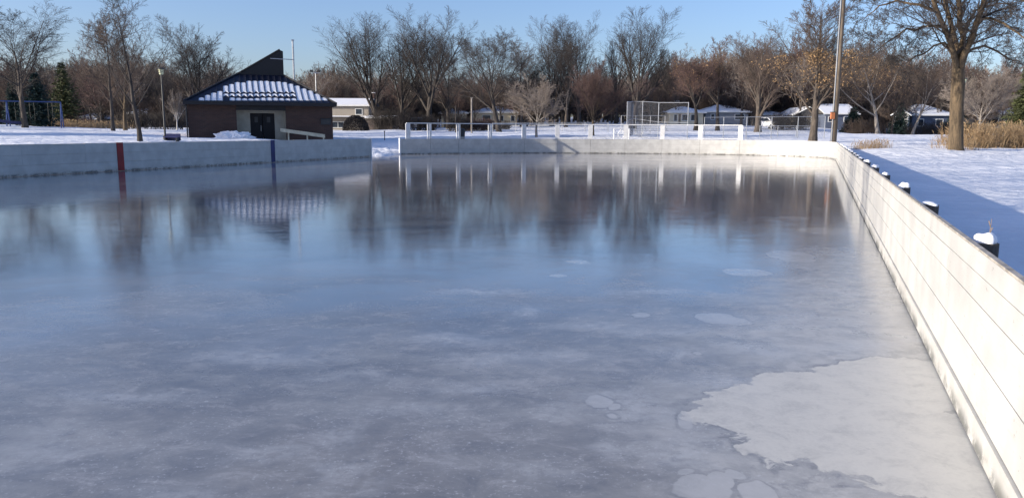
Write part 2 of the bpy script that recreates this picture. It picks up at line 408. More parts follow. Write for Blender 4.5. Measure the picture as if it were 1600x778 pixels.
END = Path(catmull([rline(43.9), rline(44.5), (19.45, 46.9), (19.9, 49.3), (19.4, 51.4), (17.9, 53.2), (15.9, 54.4), (13.4, 55.4), (10.8, 55.95), (8.3, 56.15), (5.7, 56.15),
    (3.2, 56.0), (1.1, 55.6), (-1.5, 54.4), (-3.7, 53.3), (-5.6, 52.4), (-7.5, 51.4), (-9, 50.5)]))
LEFT = Path([lline(46.5), lline(-8)])
def board_piece(path, d0, d1, z0, z1, o0, o1, step=.5):
    """solid slab following the path, z0..z1, between offsets o0 (rink side) and o1 (outside)"""
    straight = len(path.p) == 2
    n = 1 if straight else max(1, int((d1-d0)/step)); mb = MB(); V = []; Fc = []
    for i in range(n+1):
        d = d0 + (d1-d0)*i/n
        a, _ = path.at(d, o0); b, _ = path.at(d, o1)
        V += [(a.x,a.y,z0), (a.x,a.y,z1), (b.x,b.y,z1), (b.x,b.y,z0)]
    for i in range(n):
        k = 4*i
        for j in range(4): Fc.append((k+j, k+(j+1) % 4, k+4+(j+1) % 4, k+4+j))
    Fc.append((0,1,2,3)); Fc.append((4*n+3, 4*n+2, 4*n+1, 4*n))
    return mb.add(V, Fc)

# ------------------------------------------------------------------ ground, ice
def in_rink(X, Y, m):
    """inside the rink outline grown by m"""
    poly = np.array([rline(-9)] + [(q.x, q.y) for q in END.p] + [lline(48.7), lline(46.5), lline(-9)])
    ins = np.zeros(X.shape, bool); dmin = np.full(X.shape, 1e9)
    for (x0, y0), (x1, y1) in zip(poly, np.roll(poly, -1, 0)):
        c = ((y0 > Y) != (y1 > Y)) & (X < (x1-x0)*(Y-y0)/(y1-y0+1e-12)+x0); ins ^= c
        dx, dy = x1-x0, y1-y0; t = np.clip(((X-x0)*dx+(Y-y0)*dy)/(dx*dx+dy*dy+1e-12), 0, 1)
        dmin = np.minimum(dmin, np.hypot(X-x0-t*dx, Y-y0-t*dy))
    return ins | (dmin < m)
xs = np.unique(np.round(np.concatenate([np.arange(-45, 50, .45), np.arange(-110, 111, 2.2), np.linspace(-1500, 1500, 61)]), 3))
ys = np.unique(np.round(np.concatenate([np.arange(-12, 92, .45), np.arange(90, 190, 2.2), np.linspace(-400, 1500, 60)]), 3))
GX, GY = np.meshgrid(xs, ys)
Z = zt(GX, GY)
rg = np.random.default_rng(3)
def vnoise(X, Y, s, seed):
    r = np.random.default_rng(seed); G = r.random((512, 512))
    u = X/s; v = Y/s; i = np.floor(u).astype(int); j = np.floor(v).astype(int); a = u-i; b = v-j
    a = a*a*(3-2*a); b = b*b*(3-2*b); g = lambda p, q: G[p % 512, q % 512]
    return (g(i,j)*(1-a)+g(i+1,j)*a)*(1-b) + (g(i,j+1)*(1-a)+g(i+1,j+1)*a)*b
rr = np.hypot(GX, GY)
Z = Z + (vnoise(GX, GY, 1.1, 1)-.5)*.07 + (vnoise(GX, GY, .5, 2)-.5)*.05*(rr < 100) + (vnoise(GX, GY, 6, 4)-.5)*.16*np.clip((rr-15)/40, 0, 1)
gate = (np.abs(GX + 9.2 - (GY-50)*.05) < 3) & (GY > 48.6) & (GY < 58)
Z = np.where(gate, Z + (vnoise(GX, GY, .45, 9))**2*.35, Z)
Z = np.where(in_rink(GX, GY, .35), -.15, Z)
ny, nx = GX.shape; idx = np.arange(ny*nx).reshape(ny, nx)
Q = np.stack([idx[:-1,:-1], idx[:-1,1:], idx[1:,1:], idx[1:,:-1]], -1).reshape(-1, 4)
me = np_mesh('snowy_ground', np.stack([GX, GY, Z], -1).reshape(-1, 3), Q)
g = link('snowy_ground', me, M['snow'], smooth=True); tag(g, None, None, kind='structure')
ip = [rline(-9), rline(44.5)] + [(q.x, q.y) for q in END.p[8:]] + [lline(48.7), lline(46.5), lline(-9)]
bm = bmesh.new(); bm.faces.new([bm.verts.new((x, y, 0)) for x, y in ip]); bmesh.ops.triangulate(bm, faces=bm.faces)
me = bpy.data.meshes.new('ice'); bmesh.ops.recalc_face_normals(bm, faces=bm.faces); bm.to_mesh(me); bm.free()
if me.polygons[0].normal.z < 0: me.flip_normals()
tag(link('ice', me, M['ice']), None, None, kind='structure')

# ------------------------------------------------------------------ boards
RK = [(.012, .162), (.167, .440), (.445, .705), (.710, .860), (.865, .985)]
root = thing('rink_boards', (0, 0, 0), 'long white timber boards running up the right side of the rink, snow capped posts behind', 'rink boards')
pitch = 2.44; d = 0.0
seam = RIGHT.at_px(1361.5)
start = seam - math.floor(seam/pitch)*pitch - pitch
rng = random.Random(5)
for row, (z0, z1) in enumerate(RK):
    off = [0, 0, pitch, 0, pitch][row]; ln = pitch*2; dd = start - off
    while dd < RIGHT.L:
        a = max(dd, 0); b = min(dd+ln, RIGHT.L)
        cuts = [a, b]
        if a < seam < b: cuts = [a, seam, b]
        for u, v in zip(cuts, cuts[1:]):
            if v-u < .05: continue
            gu = .012 if abs(u-seam) < .01 else .0015; gv = .012 if abs(v-seam) < .01 else .0015
            o = rng.uniform(0, .0035) - (.018 if row == 0 else 0)
            board_piece(RIGHT, u+gu, v-gv, z0, z1, o, .018).build('plank', M['board'], root)
        dd += ln
board_piece(RIGHT, 0, RIGHT.L, 0, .98, .020, .027).build('backing_panel', M['rail'], root)
board_piece(RIGHT, 0, RIGHT.L, .987, 1.0, .001, .032).build('cap_rail', M['rail'], root)
pm = MB().tube([(0,0,-.3), (0,0,.97)], [.076, .072], 12).mesh('post')
pm.materials.append(M['post'])
def capmesh(seed, rx, ry, h):
    r = random.Random(seed); bm = bmesh.new(); bmesh.ops.create_icosphere(bm, subdivisions=3, radius=1)
    for v in bm.verts:
        k = 1 + .12*math.sin(v.co.x*5+seed) + .1*math.sin(v.co.y*7+seed*2) + r.uniform(-.03, .03)
        v.co = Vector((v.co.x*rx*k, v.co.y*ry*k, (max(v.co.z, -.05)**.6 if v.co.z > 0 else max(v.co.z, -.3))*h*k))
    me = bpy.data.meshes.new('snow_cap'); bm.to_mesh(me); bm.free(); me.materials.append(M['cap'])
    me.polygons.foreach_set('use_smooth', [True]*len(me.polygons)); return me
caps = [capmesh(i, .08, .08, .06) for i in range(4)]
OFFP = .125
yy = [(RB + .125)/(ray(px, py)[0] - RS) for px, py in ((1535,385),(1448,322),(1411,292),(1383,275),(1365,262),(1353,250))]
while yy[-1] < 43: yy.append(yy[-1] + 2.2)
yy += [yy[0]-2.2, yy[0]-4.4, yy[0]-6.6]
for i, y in enumerate(yy):
    q = rline(y); dd = (Vector((q[0], q[1], 0)) - RIGHT.p[0]).length; q, T = RIGHT.at(dd, OFFP)
    o = bpy.data.objects.new('post', pm); COL.objects.link(o); o.parent = root; o.location = (q.x, q.y, 0); o.rotation_euler = (rng.uniform(-.02,.02), rng.uniform(-.02,.02), rng.random()*3)
    c = bpy.data.objects.new('snow_cap', caps[i % 4]); COL.objects.link(c); c.parent = o; c.location = (0, 0, .97); k_ = rng.uniform(.75, 1.1); c.scale = (k_, k_*rng.uniform(.7,1.15), rng.uniform(.25, 1.0) if y > 7 else rng.uniform(.7, 1.0)); c.rotation_euler = (rng.uniform(-.15,.15), rng.uniform(-.15,.15), rng.random()*6)

root = thing('rink_boards', (5, 55, 0), 'curved white boards across the far end of the rink, under the open timber frame', 'rink boards')
cuts = [0] + sorted(END.at_px(p) for p in (1290,1252,1214.7,1155.6,1094,1034.5,977,922.7,871,819,765.6,717,672.7)) + [END.at_px(622)]
for a, b in zip(cuts, cuts[1:]):
    n = 0
    for z0, z1 in ((.01,.34), (.346,.68), (.686,1.02)):
        board_piece(END, a+.008, b-.008, z0, z1, -rng.uniform(0,.006), .03).build('plank', M['board'], root)
def rel(o, r): o.parent = r; o.location = o.location - r.location
for o in list(root.children): o.location = -root.location
GEND = cuts[-1]
o = board_piece(END, 0, GEND, 0, 1.01, .033, .04).build('backing_panel', M['rail'], root, -root.location)
for a, b in zip(cuts, cuts[1:]):
    j = rng.uniform(-.012, .012); board_piece(END, a+.004, b-.004, 1.023+j, 1.04+j, -.004-abs(j), .07).build('cap_rail', M['board'], root, -root.location)
q, T = END.at(GEND+.02, .0)
MB().box(-.05, .05, -.06, .1, 0, 1.09).build('end_post', M['frame'], root, Vector((q.x, q.y, 0)) - root.location).rotation_euler = (0, 0, math.atan2(T.y, T.x))

root = thing('rink_boards', (-16, 27, 0), 'long shaded white boards along the left side of the rink with red and blue stripes', 'rink boards')
d = 0
while d < LEFT.L:
    e = min(d+2.44, LEFT.L)
    for z0, z1 in ((.01,.36), (.366,.71), (.716,1.06)):
        board_piece(LEFT, d+.002, e-.002, z0, z1, -rng.uniform(0,.004), .03).build('plank', M['board'], root, -root.location)
    d = e
board_piece(LEFT, 0, LEFT.L, 0, 1.05, .033, .04).build('backing_panel', M['rail'], root, -root.location)
d = 0
while d < LEFT.L:
    e = min(d+2.44, LEFT.L); j = rng.uniform(-.012, .012)
    board_piece(LEFT, d+.004, e-.004, 1.063+j, 1.080+j, -.004-abs(j), .07).build('cap_rail', M['board'], root, -root.location); d = e
for px, w, m, nm in ((187, .30, 'red', 'red_stripe'), (426, .30, 'blue', 'blue_stripe')):
    s = LEFT.at_px(px)
    board_piece(LEFT, s-w/2, s+w/2, .02, 1.088, -.016, -.008).build(nm, M[m], root, -root.location)
    board_piece(LEFT, s-w/2, s+w/2, 1.084, 1.09, -.016, .072).build(nm, M[m], root, -root.location)
q, T = LEFT.at(0, 0)
MB().box(-.05, .05, -.1, .06, 0, 1.09).build('end_post', M['frame'], root, Vector((q.x, q.y, 0)) - root.location).rotation_euler = (0, 0, math.atan2(T.y, T.x))

# open timber frame on top of the end boards
root = thing('screen_frame', (5, 56, 0), 'open white timber frame of posts and top rail standing on the far end boards', 'screen frame')
fz = 2.03
for i, px in enumerate((638, 672, 717, 766, 819, 871, 923, 978, 1035, 1094, 1156)):
    s = END.at_px(px); q, T = END.at(s, .10)
    p = MB()
    if i in (1,2,3): p.box(-.16,-.03,-.03,.03,.5,fz); p.box(.05,.13,-.03,.03,.5,fz)
    else: p.box(-.16,.16,-.03,.03,.5,fz)
    o = p.build('post', M['frame'], root, Vector((q.x, q.y, 0)) - root.location); o.rotation_euler = (0, 0, math.atan2(T.y, T.x))
board_piece(END, END.at_px(1158), END.at_px(636), fz, fz+.06, .05, .14).build('top_rail', M['frame'], root, -root.location)
board_piece(END, END.at_px(1158), END.at_px(636), 1.10, 1.14, .072, .12).build('bottom_rail', M['frame'], root, -root.location)

# ------------------------------------------------------------------ warming house
BY = 57.0; bx = ray(407, 190)[0]*BY; bz = .85
B = thing('warming_house', (bx, BY, bz), 'low dark brick park building with steep dark metal roof and patchy snow', 'building', rz=math.radians(20))
def L(px, py):   # photo pixel -> local (x, z) on the facade plane y = 0
    th = math.radians(20); a, b = ray(px, py)
    # bx + x cos, BY + x sin ; X = aY
    x = (a*BY - bx)/(math.cos(th) - a*math.sin(th)); Y = BY + x*math.sin(th)
    return x, HC + b*Y - bz
xl, ze = L(292, 161); xr, _ = L(519, 161); ze = L(407, 161)[1]
dl, _ = L(370, 190); dr2, _ = L(447, 190)
DEP = 11.0
mb = MB(); mb.box(xl, dl, 0, .3, -.6, ze); mb.box(dr2, xr, 0, .3, -.6, ze)
mb.box(xl, xl+.3, .3, DEP, -.6, ze); mb.box(xr-.3, xr, .3, DEP, -.6, ze); mb.box(xl+.3, xr-.3, DEP-.3, DEP, -.6, ze)
mb.build('brick_wall', M['brick'], B)
mb = MB(); d0, _ = L(391.5, 190); d1, _ = L(430, 190); dz = L(411, 177)[1]
mb.box(dl, d0, .8, 1.0, -.6, ze-.02); mb.box(d1, dr2, .8, 1.0, -.6, ze-.02); mb.box(d0, d1, .8, 1.0, dz, ze-.02)
mb.box(dl, dl+.06, .3, .8, -.6, ze-.02); mb.box(dr2-.06, dr2, .3, .8, -.6, ze-.02)
mb.build('recessed_cream_wall', M['cream'], B)
lz = L(407, 172.5)[1]
MB().box(dl+.003, dr2-.003, -.04, .26, lz, ze-.01).build('entrance_beam', M['fascia'], B)
for u, v in ((d0, (d0+d1)/2-.01), ((d0+d1)/2+.01, d1)):
    dd = MB().box(u+.01, v-.01, .85, .9, -.3, dz-.02).build('door', M['door'], B)
    dw = abs(v-u); cx = (u+v)/2
    MB().box(cx-.12, cx+.12, .84, .852, 1.25, 1.65).build('pane', M['darkmetal'], dd)
hx = (d0+d1)/2
MB().tube([(hx-.12,.85,.6),(hx-.12,.79,.62),(hx-.12,.79,1.0),(hx-.12,.85,1.02)], .02, 6).build('handle', M['steel'], B)
# roof: front hip slope, left slope running on up into a raised fin, right slope
ex0, _ = L(287, 158); ex1, _ = L(524, 158); ov = .6
tz = L(410, 118)[1] ; tl, _ = L(374, 118); tr, _ = L(446.5, 118)
az = L(441, 79)[1]; ax, _ = L(440, 79)
back = 4.2
tz = tz + (HC+bz)*0; 
ks = (BY+back)/BY      # the upper edge stands further back
tl, tr, ax = tl*ks - .2*(ks-1), tr*ks, ax*ks
tz = (tz+bz-HC)*ks + HC - bz; az = (az+bz-HC)*ks + HC - bz
mb = MB()
eb = DEP + ov
V = [(ex0,-ov,ze),(ex1,-ov,ze),(tr,back,tz),(tl,back,tz),     # front slope
     (ex0,eb,ze),(ex1,eb,ze),(ax,back,az),(ax,eb,az),(tr,eb,tz),(tr,back,az-.03)]
mb.add(V, [(0,1,2,3),(1,5,8,2),(0,3,6,7,4)])
mb.add([(v[0], v[1], v[2]-.02) for v in V], [(0,1,2,3)])
roof = mb.build('metal_roof', M['roofmetal'], B)
MB().add([(tl,back,tz),(tr,back,tz),(tr,back,az-.1),(ax,back,az),(tr,eb,tz),(tr,eb,az-.1),(ax,eb,az),(ex0,eb,ze),(ex1,eb,ze),(tl,eb,tz)],
    [(0,1,2,3),(1,4,5,2),(3,2,5,6),(7,8,4,5,6)]).build('raised_gable', M['fascia'], B)
mb = MB(); mb.box(ex0,ex1,-ov-.03,-ov,ze-.2,ze+.05); mb.box(ex0-.03,ex0-.001,-ov-.03,eb,ze-.2,ze+.04); mb.box(ex1+.001,ex1+.03,-ov-.03,eb,ze-.2,ze+.04)
mb.box(ex0+.01,ex1-.01,-ov+.002,-.01,ze-.19,ze-.15)
mb.build('fascia_board', M['fascia'], B)
MB().tube([(ex0+.1,-.5,ze-.05),(ex0+.12,-.5,ze-.32),(xl-.07,-.08,ze-.5),(xl-.07,-.08,-.2)], .05, 8).build('downspout', M['darkmetal'], B)
# verge trims up both hips and standing seams, snow lying in the bays
def onroof(u, x=None):   # point on the front slope: u = 0 eave .. 1 top
    return (-ov + (back+ov)*u, ze + (tz-ze)*u)
for (p, q) in (((ex0,-ov,ze),(tl,back,tz)), ((ex1,-ov,ze),(tr,back,tz)), ((tl,back,tz),(ax,back,az))):
    MB().tube([Vector(p)+Vector((0,-.02,.03)), Vector(q)+Vector((0,-.02,.03))], .07, 6).build('verge_trim', M['fascia'], B)
nrm = Vector((0, -(tz-ze), back+ov)).normalized()
cols = []
px = 310.0
edges = [L(310+i*9.6, 150)[0] for i in range(22)]
seam_mb = MB()
def umax(x):
    if x < tl: return max(0, (x-ex0)/(tl-ex0))
    if x > tr: return max(0, (ex1-x)/(ex1-tr))
    return 1
def slopepy(py, xpx):  # u on slope for a given photo row
    lo, hi = 0., 1.
    for _ in range(30):
        m_ = (lo+hi)/2; y, z = onroof(m_)
        # world point
        th = math.radians(20); x = L(xpx, 150)[0]
        Yw = BY + x*math.sin(th) + y*math.cos(th); b = (z+bz-HC)/Yw
        # row for ratio b
        r0, r1 = 0., 400.
        for _ in range(30):
            rm = (r0+r1)/2
            if ray(xpx, rm)[1] > b: r0 = rm
            else: r1 = rm
        if r0 > py: lo = m_
        else: hi = m_
    return lo
def snowstrip(x0, x1, u0, u1, h, rag, seed):
    r = random.Random(seed); n = 7; m = 8; V = []; Fc = []
    for lay in (0, 1):
        for i in range(n+1):
            for j in range(m+1):
                a = i/n; b = j/m
                x = x0+(x1-x0)*a
                top = u1 - (abs(a-.5)*2)**3*.025 + (r.uniform(-.012,.012) if lay == 0 else 0)*0
                bot = u0 + rag*(.018*math.cos((a-.5)*6.283) + .0)
                u = bot+(top-bot)*b; y, z = onroof(u)
                e = 0 if (i in (0, n) or j in (0, m)) else 1
                t = .012 + (h*(.8+.35*r.random()) if e else .0) if lay else .006
                V.append((x, y+nrm.y*t, z+nrm.z*t))
    w = m+1; K = (n+1)*w
    for i in range(n):
        for j in range(m):
            a = i*w+j
            Fc.append((K+a, K+a+w, K+a+w+1, K+a+1)); Fc.append((a, a+1, a+w+1, a+w))
    for i in range(n):
        Fc.append((i*w, (i+1)*w, K+(i+1)*w, K+i*w)); Fc.append((i*w+m, K+i*w+m, K+(i+1)*w+m, (i+1)*w+m))
    for j in range(m):
        Fc.append((j, K+j, K+j+1, j+1)); Fc.append((n*w+j, n*w+j+1, K+n*w+j+1, K+n*w+j))
    MB().add(V, Fc).build('roof_snow', M['cap'], roof)
tops = [153,149,145.5,143,134.5,132,129,129.5,127,127,127,127,128,128,129,131.5,134.5,139,142,146,151]
for i in range(21):
    x0, x1 = edges[i], edges[i+1]; xp = 310+(i+.5)*9.6; g_ = (x1-x0)*.05
    U = lambda py: min(slopepy(py, xp), umax((x0+x1)/2)-.03)
    ut = U(tops[i]); ub = U(157.5)
    if i < 4 or i > 15: snowstrip(x0+g_*.6, x1-g_*.6, ub, ut, .014, 0, i)
    else:
        snowstrip(x0+g_, x1-g_, U(144.5), ut, .014, 1.2+.8*math.sin(i*2.3), i)
        snowstrip(x0+g_*.7, x1-g_*.7, U(150.3), U(147), .016, 1.3, i+50)
        if i > 4: snowstrip(x0+g_*.7, x1-g_*.7, ub, U(153.8 + .8*math.sin(i)), .014, 0, i+90)
x = ex0
for e in [edges[0]-(edges[1]-edges[0])*k for k in (2, 1)] + edges + [edges[-1]+(edges[1]-edges[0])]:
    u1 = umax(e)
    if u1 < .03: continue
    (ya, za), (yb, zb) = onroof(.005), onroof(u1-.01)
    seam_mb.add([(e-.015,ya,za),(e+.015,ya,za),(e+.015,yb,zb),(e-.015,yb,zb)] + [(e+s_,y_+nrm.y*.05,z_+nrm.z*.05) for s_,y_,z_ in ((-.01,ya,za),(.01,ya,za),(.01,yb,zb),(-.01,yb,zb))],
        [(4,5,6,7),(0,1,5,4),(1,2,6,5),(2,3,7,6),(3,0,4,7)])
seam_mb.build('standing_seams', M['roofmetal'], roof)
x0, z1 = L(501, 186); x1, z0 = L(517, 195)
s = MB().box(x0, x1, -.09, -.003, z0, z1).build('wall_sign', M['darkmetal'], B)
MB().box(x0-.03, x1+.03, -.12, -.003, z1+.003, z1+.05).build('sign_hood', M['fascia'], B)
# mast on the roof with its side arm
mx, mz0 = L(462, 127); _, mzt = L(462, 64)
k2 = 1.06
MT = MB().tube([(mx*k2, 3.4, 2.6), (mx*k2, 3.4, (mzt+bz-HC)*k2+HC-bz)], .07, 8); MT.cbox((mx*k2, 3.4, (mzt+bz-HC)*k2+HC-bz), .2, .2, .1)
mst = MT.build('roof_mast', M['steel'], B)
a0, az_ = L(425, 93); a1, _ = L(461, 94)
MB().tube([(a0*k2, 3.3, (az_+bz-HC)*k2+HC-bz+.03), (a1*k2, 3.3, (az_+bz-HC)*k2+HC-bz)], .035, 6).build('side_arm', M['steel'], mst)
# sloped handrail
h0 = L(437, 205); h1 = L(507, 214.5); yr = -1.3
R_ = thing('handrail', (bx, BY, bz), 'pale sloping timber handrail on short posts beside the dark doors', 'handrail', rz=math.radians(20))
kk = (BY+yr)/BY
hz0 = (h0[1]+bz-HC)*kk+HC-bz; hz1 = (h1[1]+bz-HC)*kk+HC-bz; hx0 = h0[0]*kk; hx1 = h1[0]*kk
mb = MB(); mb.add([(hx0,yr,hz0-.05),(hx1,yr,hz1-.05),(hx1,yr,hz1+.2),(hx0,yr,hz0+.2),(hx0,yr+.1,hz0-.05),(hx1,yr+.1,hz1-.05),(hx1,yr+.1,hz1+.2),(hx0,yr+.1,hz0+.2)],
    [(0,1,2,3),(7,6,5,4),(0,4,5,1),(1,5,6,2),(2,6,7,3),(3,7,4,0)]).build('rail', M['rampwood'], R_)
for t in (.18, .6, .97):
    x = hx0+(hx1-hx0)*t; z = hz0+(hz1-hz0)*t
    MB().box(x-.05, x+.05, yr+.12, yr+.2, -.8, z+.12).build('post', M['rampwood'], R_)
# snow pile by the door
def lump(name, loc, rx, ry, h, seed, label, cat, mat='cap', sub=4, rough=.22):
    r = random.Random(seed); bm = bmesh.new(); bmesh.ops.create_icosphere(bm, subdivisions=sub, radius=1)
    from mathutils import noise
    for v in bm.verts:
        n = noise.noise(v.co*2.3+Vector((seed,0,0)))*rough*1.6 + noise.noise(v.co*7+Vector((seed,0,0)))*rough*.9
        v.co = Vector((v.co.x*rx*(1+n), v.co.y*ry*(1+n), v.co.z*h*(1+n)))
    me = bpy.data.meshes.new(name); bm.to_mesh(me); bm.free()
    return tag(link(name, me, M[mat], None, loc), label, cat)
q = at(364, 216, BY-2.2); lump('snow_pile', (q.x, q.y, zg(q.x, q.y)), 1.35, .8, .5, 3, 'rough pile of shovelled snow left of the dark doors', 'snow pile', rough=.24, sub=5)

# ------------------------------------------------------------------ trees
def norm(v): return v/np.maximum(np.linalg.norm(v, axis=-1, keepdims=True), 1e-9)
def grow(rng, P0, D0, Ln, R0, R1, seg, up, wob, droop=0):
    n = len(P0); pts = [P0]; D = norm(D0)
    for i in range(seg):
        D = norm(D + rng.normal(size=(n,3))*wob + np.array([0,0,up - droop*i/seg]))
        pts.append(pts[-1] + D*(Ln/seg)[:,None])
    t = np.linspace(0, 1, seg+1)[None,:]
    R = R0[:,None]*(1-t)**.85 + R1[:,None]*t
    return np.stack(pts, 1), R
def kids(rng, P, R, Ln, cnt, t0, t1, a0, a1, lr, rr_, fall=.45, spread=None):
    n, k, _ = P.shape; seg = k-1
    t = (np.tile((np.arange(cnt)+rng.random((n, cnt)))/cnt, 1))*(t1-t0)+t0
    f = np.clip(t*seg, 0, seg-1e-4); i = f.astype(int); w = (f-i)[...,None]; ar = np.arange(n)[:,None]
    pos = P[ar,i]*(1-w)+P[ar,i+1]*w; T = norm(P[ar,i+1]-P[ar,i]); rad = (R[ar,i]*(1-w[...,0])+R[ar,i+1]*w[...,0])
    az = np.arange(cnt)[None,:]*2.4 + rng.random((n,1))*6.28 + rng.normal(size=(n,cnt))*.4
    ref = np.where(np.abs(T[...,2:3]) > .9, np.array([1.,0,0]), np.array([0,0,1.]))
    U = norm(np.cross(T, ref)); Vv = np.cross(T, U); an = np.radians(rng.uniform(a0, a1, (n,cnt)))[...,None]
    D = T*np.cos(an) + (U*np.cos(az)[...,None] + Vv*np.sin(az)[...,None])*np.sin(an)
    L2 = Ln[:,None]*lr*(1-fall*(t-t0)/max(t1-t0,1e-3))*rng.uniform(.7,1.25,(n,cnt))
    return pos.reshape(-1,3), D.reshape(-1,3), L2.reshape(-1), (rad*rr_).reshape(-1)
def tubes(P, R, m):
    n, k, _ = P.shape; T = np.zeros_like(P); T[:,1:-1] = P[:,2:]-P[:,:-2]; T[:,0] = P[:,1]-P[:,0]; T[:,-1] = P[:,-1]-P[:,-2]; T = norm(T)
    ref = np.where(np.abs(T[:,:1,2:3]) > .85, np.array([1.,0,0]), np.array([0,0,1.])); ref = np.broadcast_to(ref, T.shape)
    U = norm(np.cross(T, ref)); V = np.cross(T, U); a = np.arange(m)*2*np.pi/m
    ring = P[:,:,None,:] + (U[:,:,None,:]*np.cos(a)[None,None,:,None] + V[:,:,None,:]*np.sin(a)[None,None,:,None])*R[:,:,None,None]
    base = (np.arange(n)*k*m)[:,None,None] + (np.arange(k-1)*m)[None,:,None]; j = np.arange(m)[None,None,:]; j2 = (j+1) % m
    q = np.stack([base+j, base+j2, base+m+j2, base+m+j], -1).reshape(-1,4)
    return ring.reshape(-1,3), q
def join(parts):
    V = []; Q_ = []; k = 0
    for v, q in parts: V.append(v); Q_.append(q+k); k += len(v)
    return np.concatenate(V), np.concatenate(Q_)
def tree_mesh(seed, H, r0, trunk=.9, lean=(0,0), trunk_wob=.03, lv=(), tmin=.006, flare=1.35, leaves=0, leaf_z=(0,1), width=None, taper=1.0):
    """tapered trunk with limbs, branches and twigs, base at the origin; grown, then fitted to height H and crown width"""
    rng = np.random.default_rng(seed); Ln = np.array([H*trunk])
    P, R = grow(rng, np.zeros((1,3)), np.array([[lean[0],lean[1],1.]]), Ln, np.array([r0]), np.array([r0*.08]), 12, .02, trunk_wob)
    R = r0*((1-np.linspace(0,1,13))**taper*.93+.07)[None,:]
    P0 = P.copy(); P0[0,0,2] -= .3; R0 = R.copy(); R0[0,0] *= flare
    tp = [(P0, R0, 12)]; cp = []; cur = (P, R, Ln)
    for li, l in enumerate(lv):
        pos, D, L2, rad = kids(rng, cur[0], cur[1], cur[2], l['n'], l['t'][0], l['t'][1], l['a'][0], l['a'][1], l['L'], l.get('r', .6), l.get('fall', .45))
        rad = np.maximum(rad, tmin)
        p2, r2 = grow(rng, pos, D, L2, rad, np.maximum(rad*.18, tmin*.6), l.get('seg', 4), l.get('up', .05), l.get('w', .1), l.get('droop', 0))
        (tp if li == 0 else cp).append((p2, r2, l.get('m', 3))); cur = (p2, r2, L2)
    tips = cp[-1][0].reshape(-1,3); k = H/np.percentile(tips[:,2], 99.8)
    kw = k if width is None else min(max(width/(np.percentile(np.abs(tips[:,0]-np.median(tips[:,0])), 97.5)*2), .6*k), 1.4*k)
    S = np.array([kw, kw, k])
    ms = lambda A: join([tubes(p*S, r, m) for p, r, m in A])
    lf = None
    if leaves:
        tips = (cp[-1][0][:,-2:]*S).reshape(-1,3); z = tips[:,2]/H
        ok = np.where((z > leaf_z[0]) & (z < leaf_z[1]))[0]; sel = rng.choice(ok, min(leaves, len(ok)), replace=True)
        C_ = tips[sel] + rng.normal(size=(len(sel),3))*.06
        a = norm(rng.normal(size=(len(sel),3))); b = norm(np.cross(a, rng.normal(size=(len(sel),3)))); s_ = rng.uniform(.035,.075,(len(sel),1))
        V = np.stack([C_-a*s_, C_+b*s_*.6, C_+a*s_, C_-b*s_*.6], 1).reshape(-1,3); lf = (V, np.arange(len(V)).reshape(-1,4))
    return ms(tp), ms(cp), lf

ELM = [dict(n=10,t=(.18,.92),a=(10,32),L=1.05,r=.56,seg=8,up=.05,w=0.028,m=7,fall=.3),
       dict(n=12,t=(.22,.98),a=(16,40),L=.44,r=.5,seg=5,up=.07,w=0.043,m=4),
       dict(n=10,t=(.12,1),a=(20,48),L=.46,r=.5,seg=4,up=.06,w=0.056,m=3),
       dict(n=8,t=(.1,1),a=(20,50),L=.55,r=.6,seg=2,up=.04,w=0.068,m=3)]
MAPLE = [dict(n=22,t=(.2,.98),a=(28,52),L=.52,r=.34,seg=6,up=.08,w=0.037,m=6,fall=.62),
       dict(n=10,t=(.15,.98),a=(20,46),L=.45,r=.45,seg=4,up=.07,w=0.050,m=4),
       dict(n=8,t=(.12,1),a=(20,50),L=.48,r=.55,seg=3,up=.05,w=0.062,m=3),
       dict(n=7,t=(.1,1),a=(20,55),L=.55,r=.6,seg=2,up=.03,w=0.074,m=3)]
ROUND = [dict(n=14,t=(.35,.98),a=(15,62),L=1.5,r=.42,seg=6,up=.03,w=0.031,m=5,fall=.3),
       dict(n=11,t=(.12,.98),a=(18,44),L=.42,r=.5,seg=4,up=.03,w=0.043,m=3),
       dict(n=9,t=(.12,1),a=(20,46),L=.45,r=.6,seg=3,up=.03,w=0.056,m=3),
       dict(n=8,t=(.1,1),a=(20,50),L=.55,r=.6,seg=2,up=.0,w=0.062,m=3)]
OAK = [dict(n=12,t=(.24,.97),a=(24,60),L=.8,r=.5,seg=8,up=.07,w=0.056,m=7,fall=.5),
       dict(n=12,t=(.15,.98),a=(22,52),L=.45,r=.5,seg=5,up=.06,w=0.068,m=4),
       dict(n=9,t=(.12,1),a=(22,55),L=.46,r=.5,seg=3,up=.04,w=0.081,m=3),
       dict(n=8,t=(.1,1),a=(22,58),L=.55,r=.6,seg=2,up=.02,w=0.093,m=3)]
HIGH = [dict(OAK[0], t=(.42,.97))] + OAK[1:]
def lite(lv, k=.75): return [dict(l, n=max(4, int(round(l['n']*(1 if i == 0 else k))))) for i, l in enumerate(lv)]

def plant_tree(name, px, Y, top, wpx, seed, style, r0, bark, twig, label, group=None, lean=(0,0), trunk=.8, leaves=0, leaf_z=(.2,.6), py=205, tmin=.008, rz=0, **kw):
    p = spot(px, Y, py); H = at(px, top, Y).z - p.z
    if style in (ELM, OAK, HIGH) and 'taper' not in kw: kw['taper'] = 1.15
    arr = tree_mesh(seed, H, r0, trunk, lean, lv=style, tmin=tmin, leaves=leaves, leaf_z=leaf_z, width=wpx*mpx(Y), **kw)
    root = thing(name, p, label, 'tree', group, rz)
    link('trunk', np_mesh('trunk', *arr[0]), M[bark], root, smooth=True)
    link('crown', np_mesh('crown', *arr[1]), M[twig], root)
    if arr[2]: link('leaves', np_mesh('leaves', *arr[2]), M['leaf'], root)
    return root

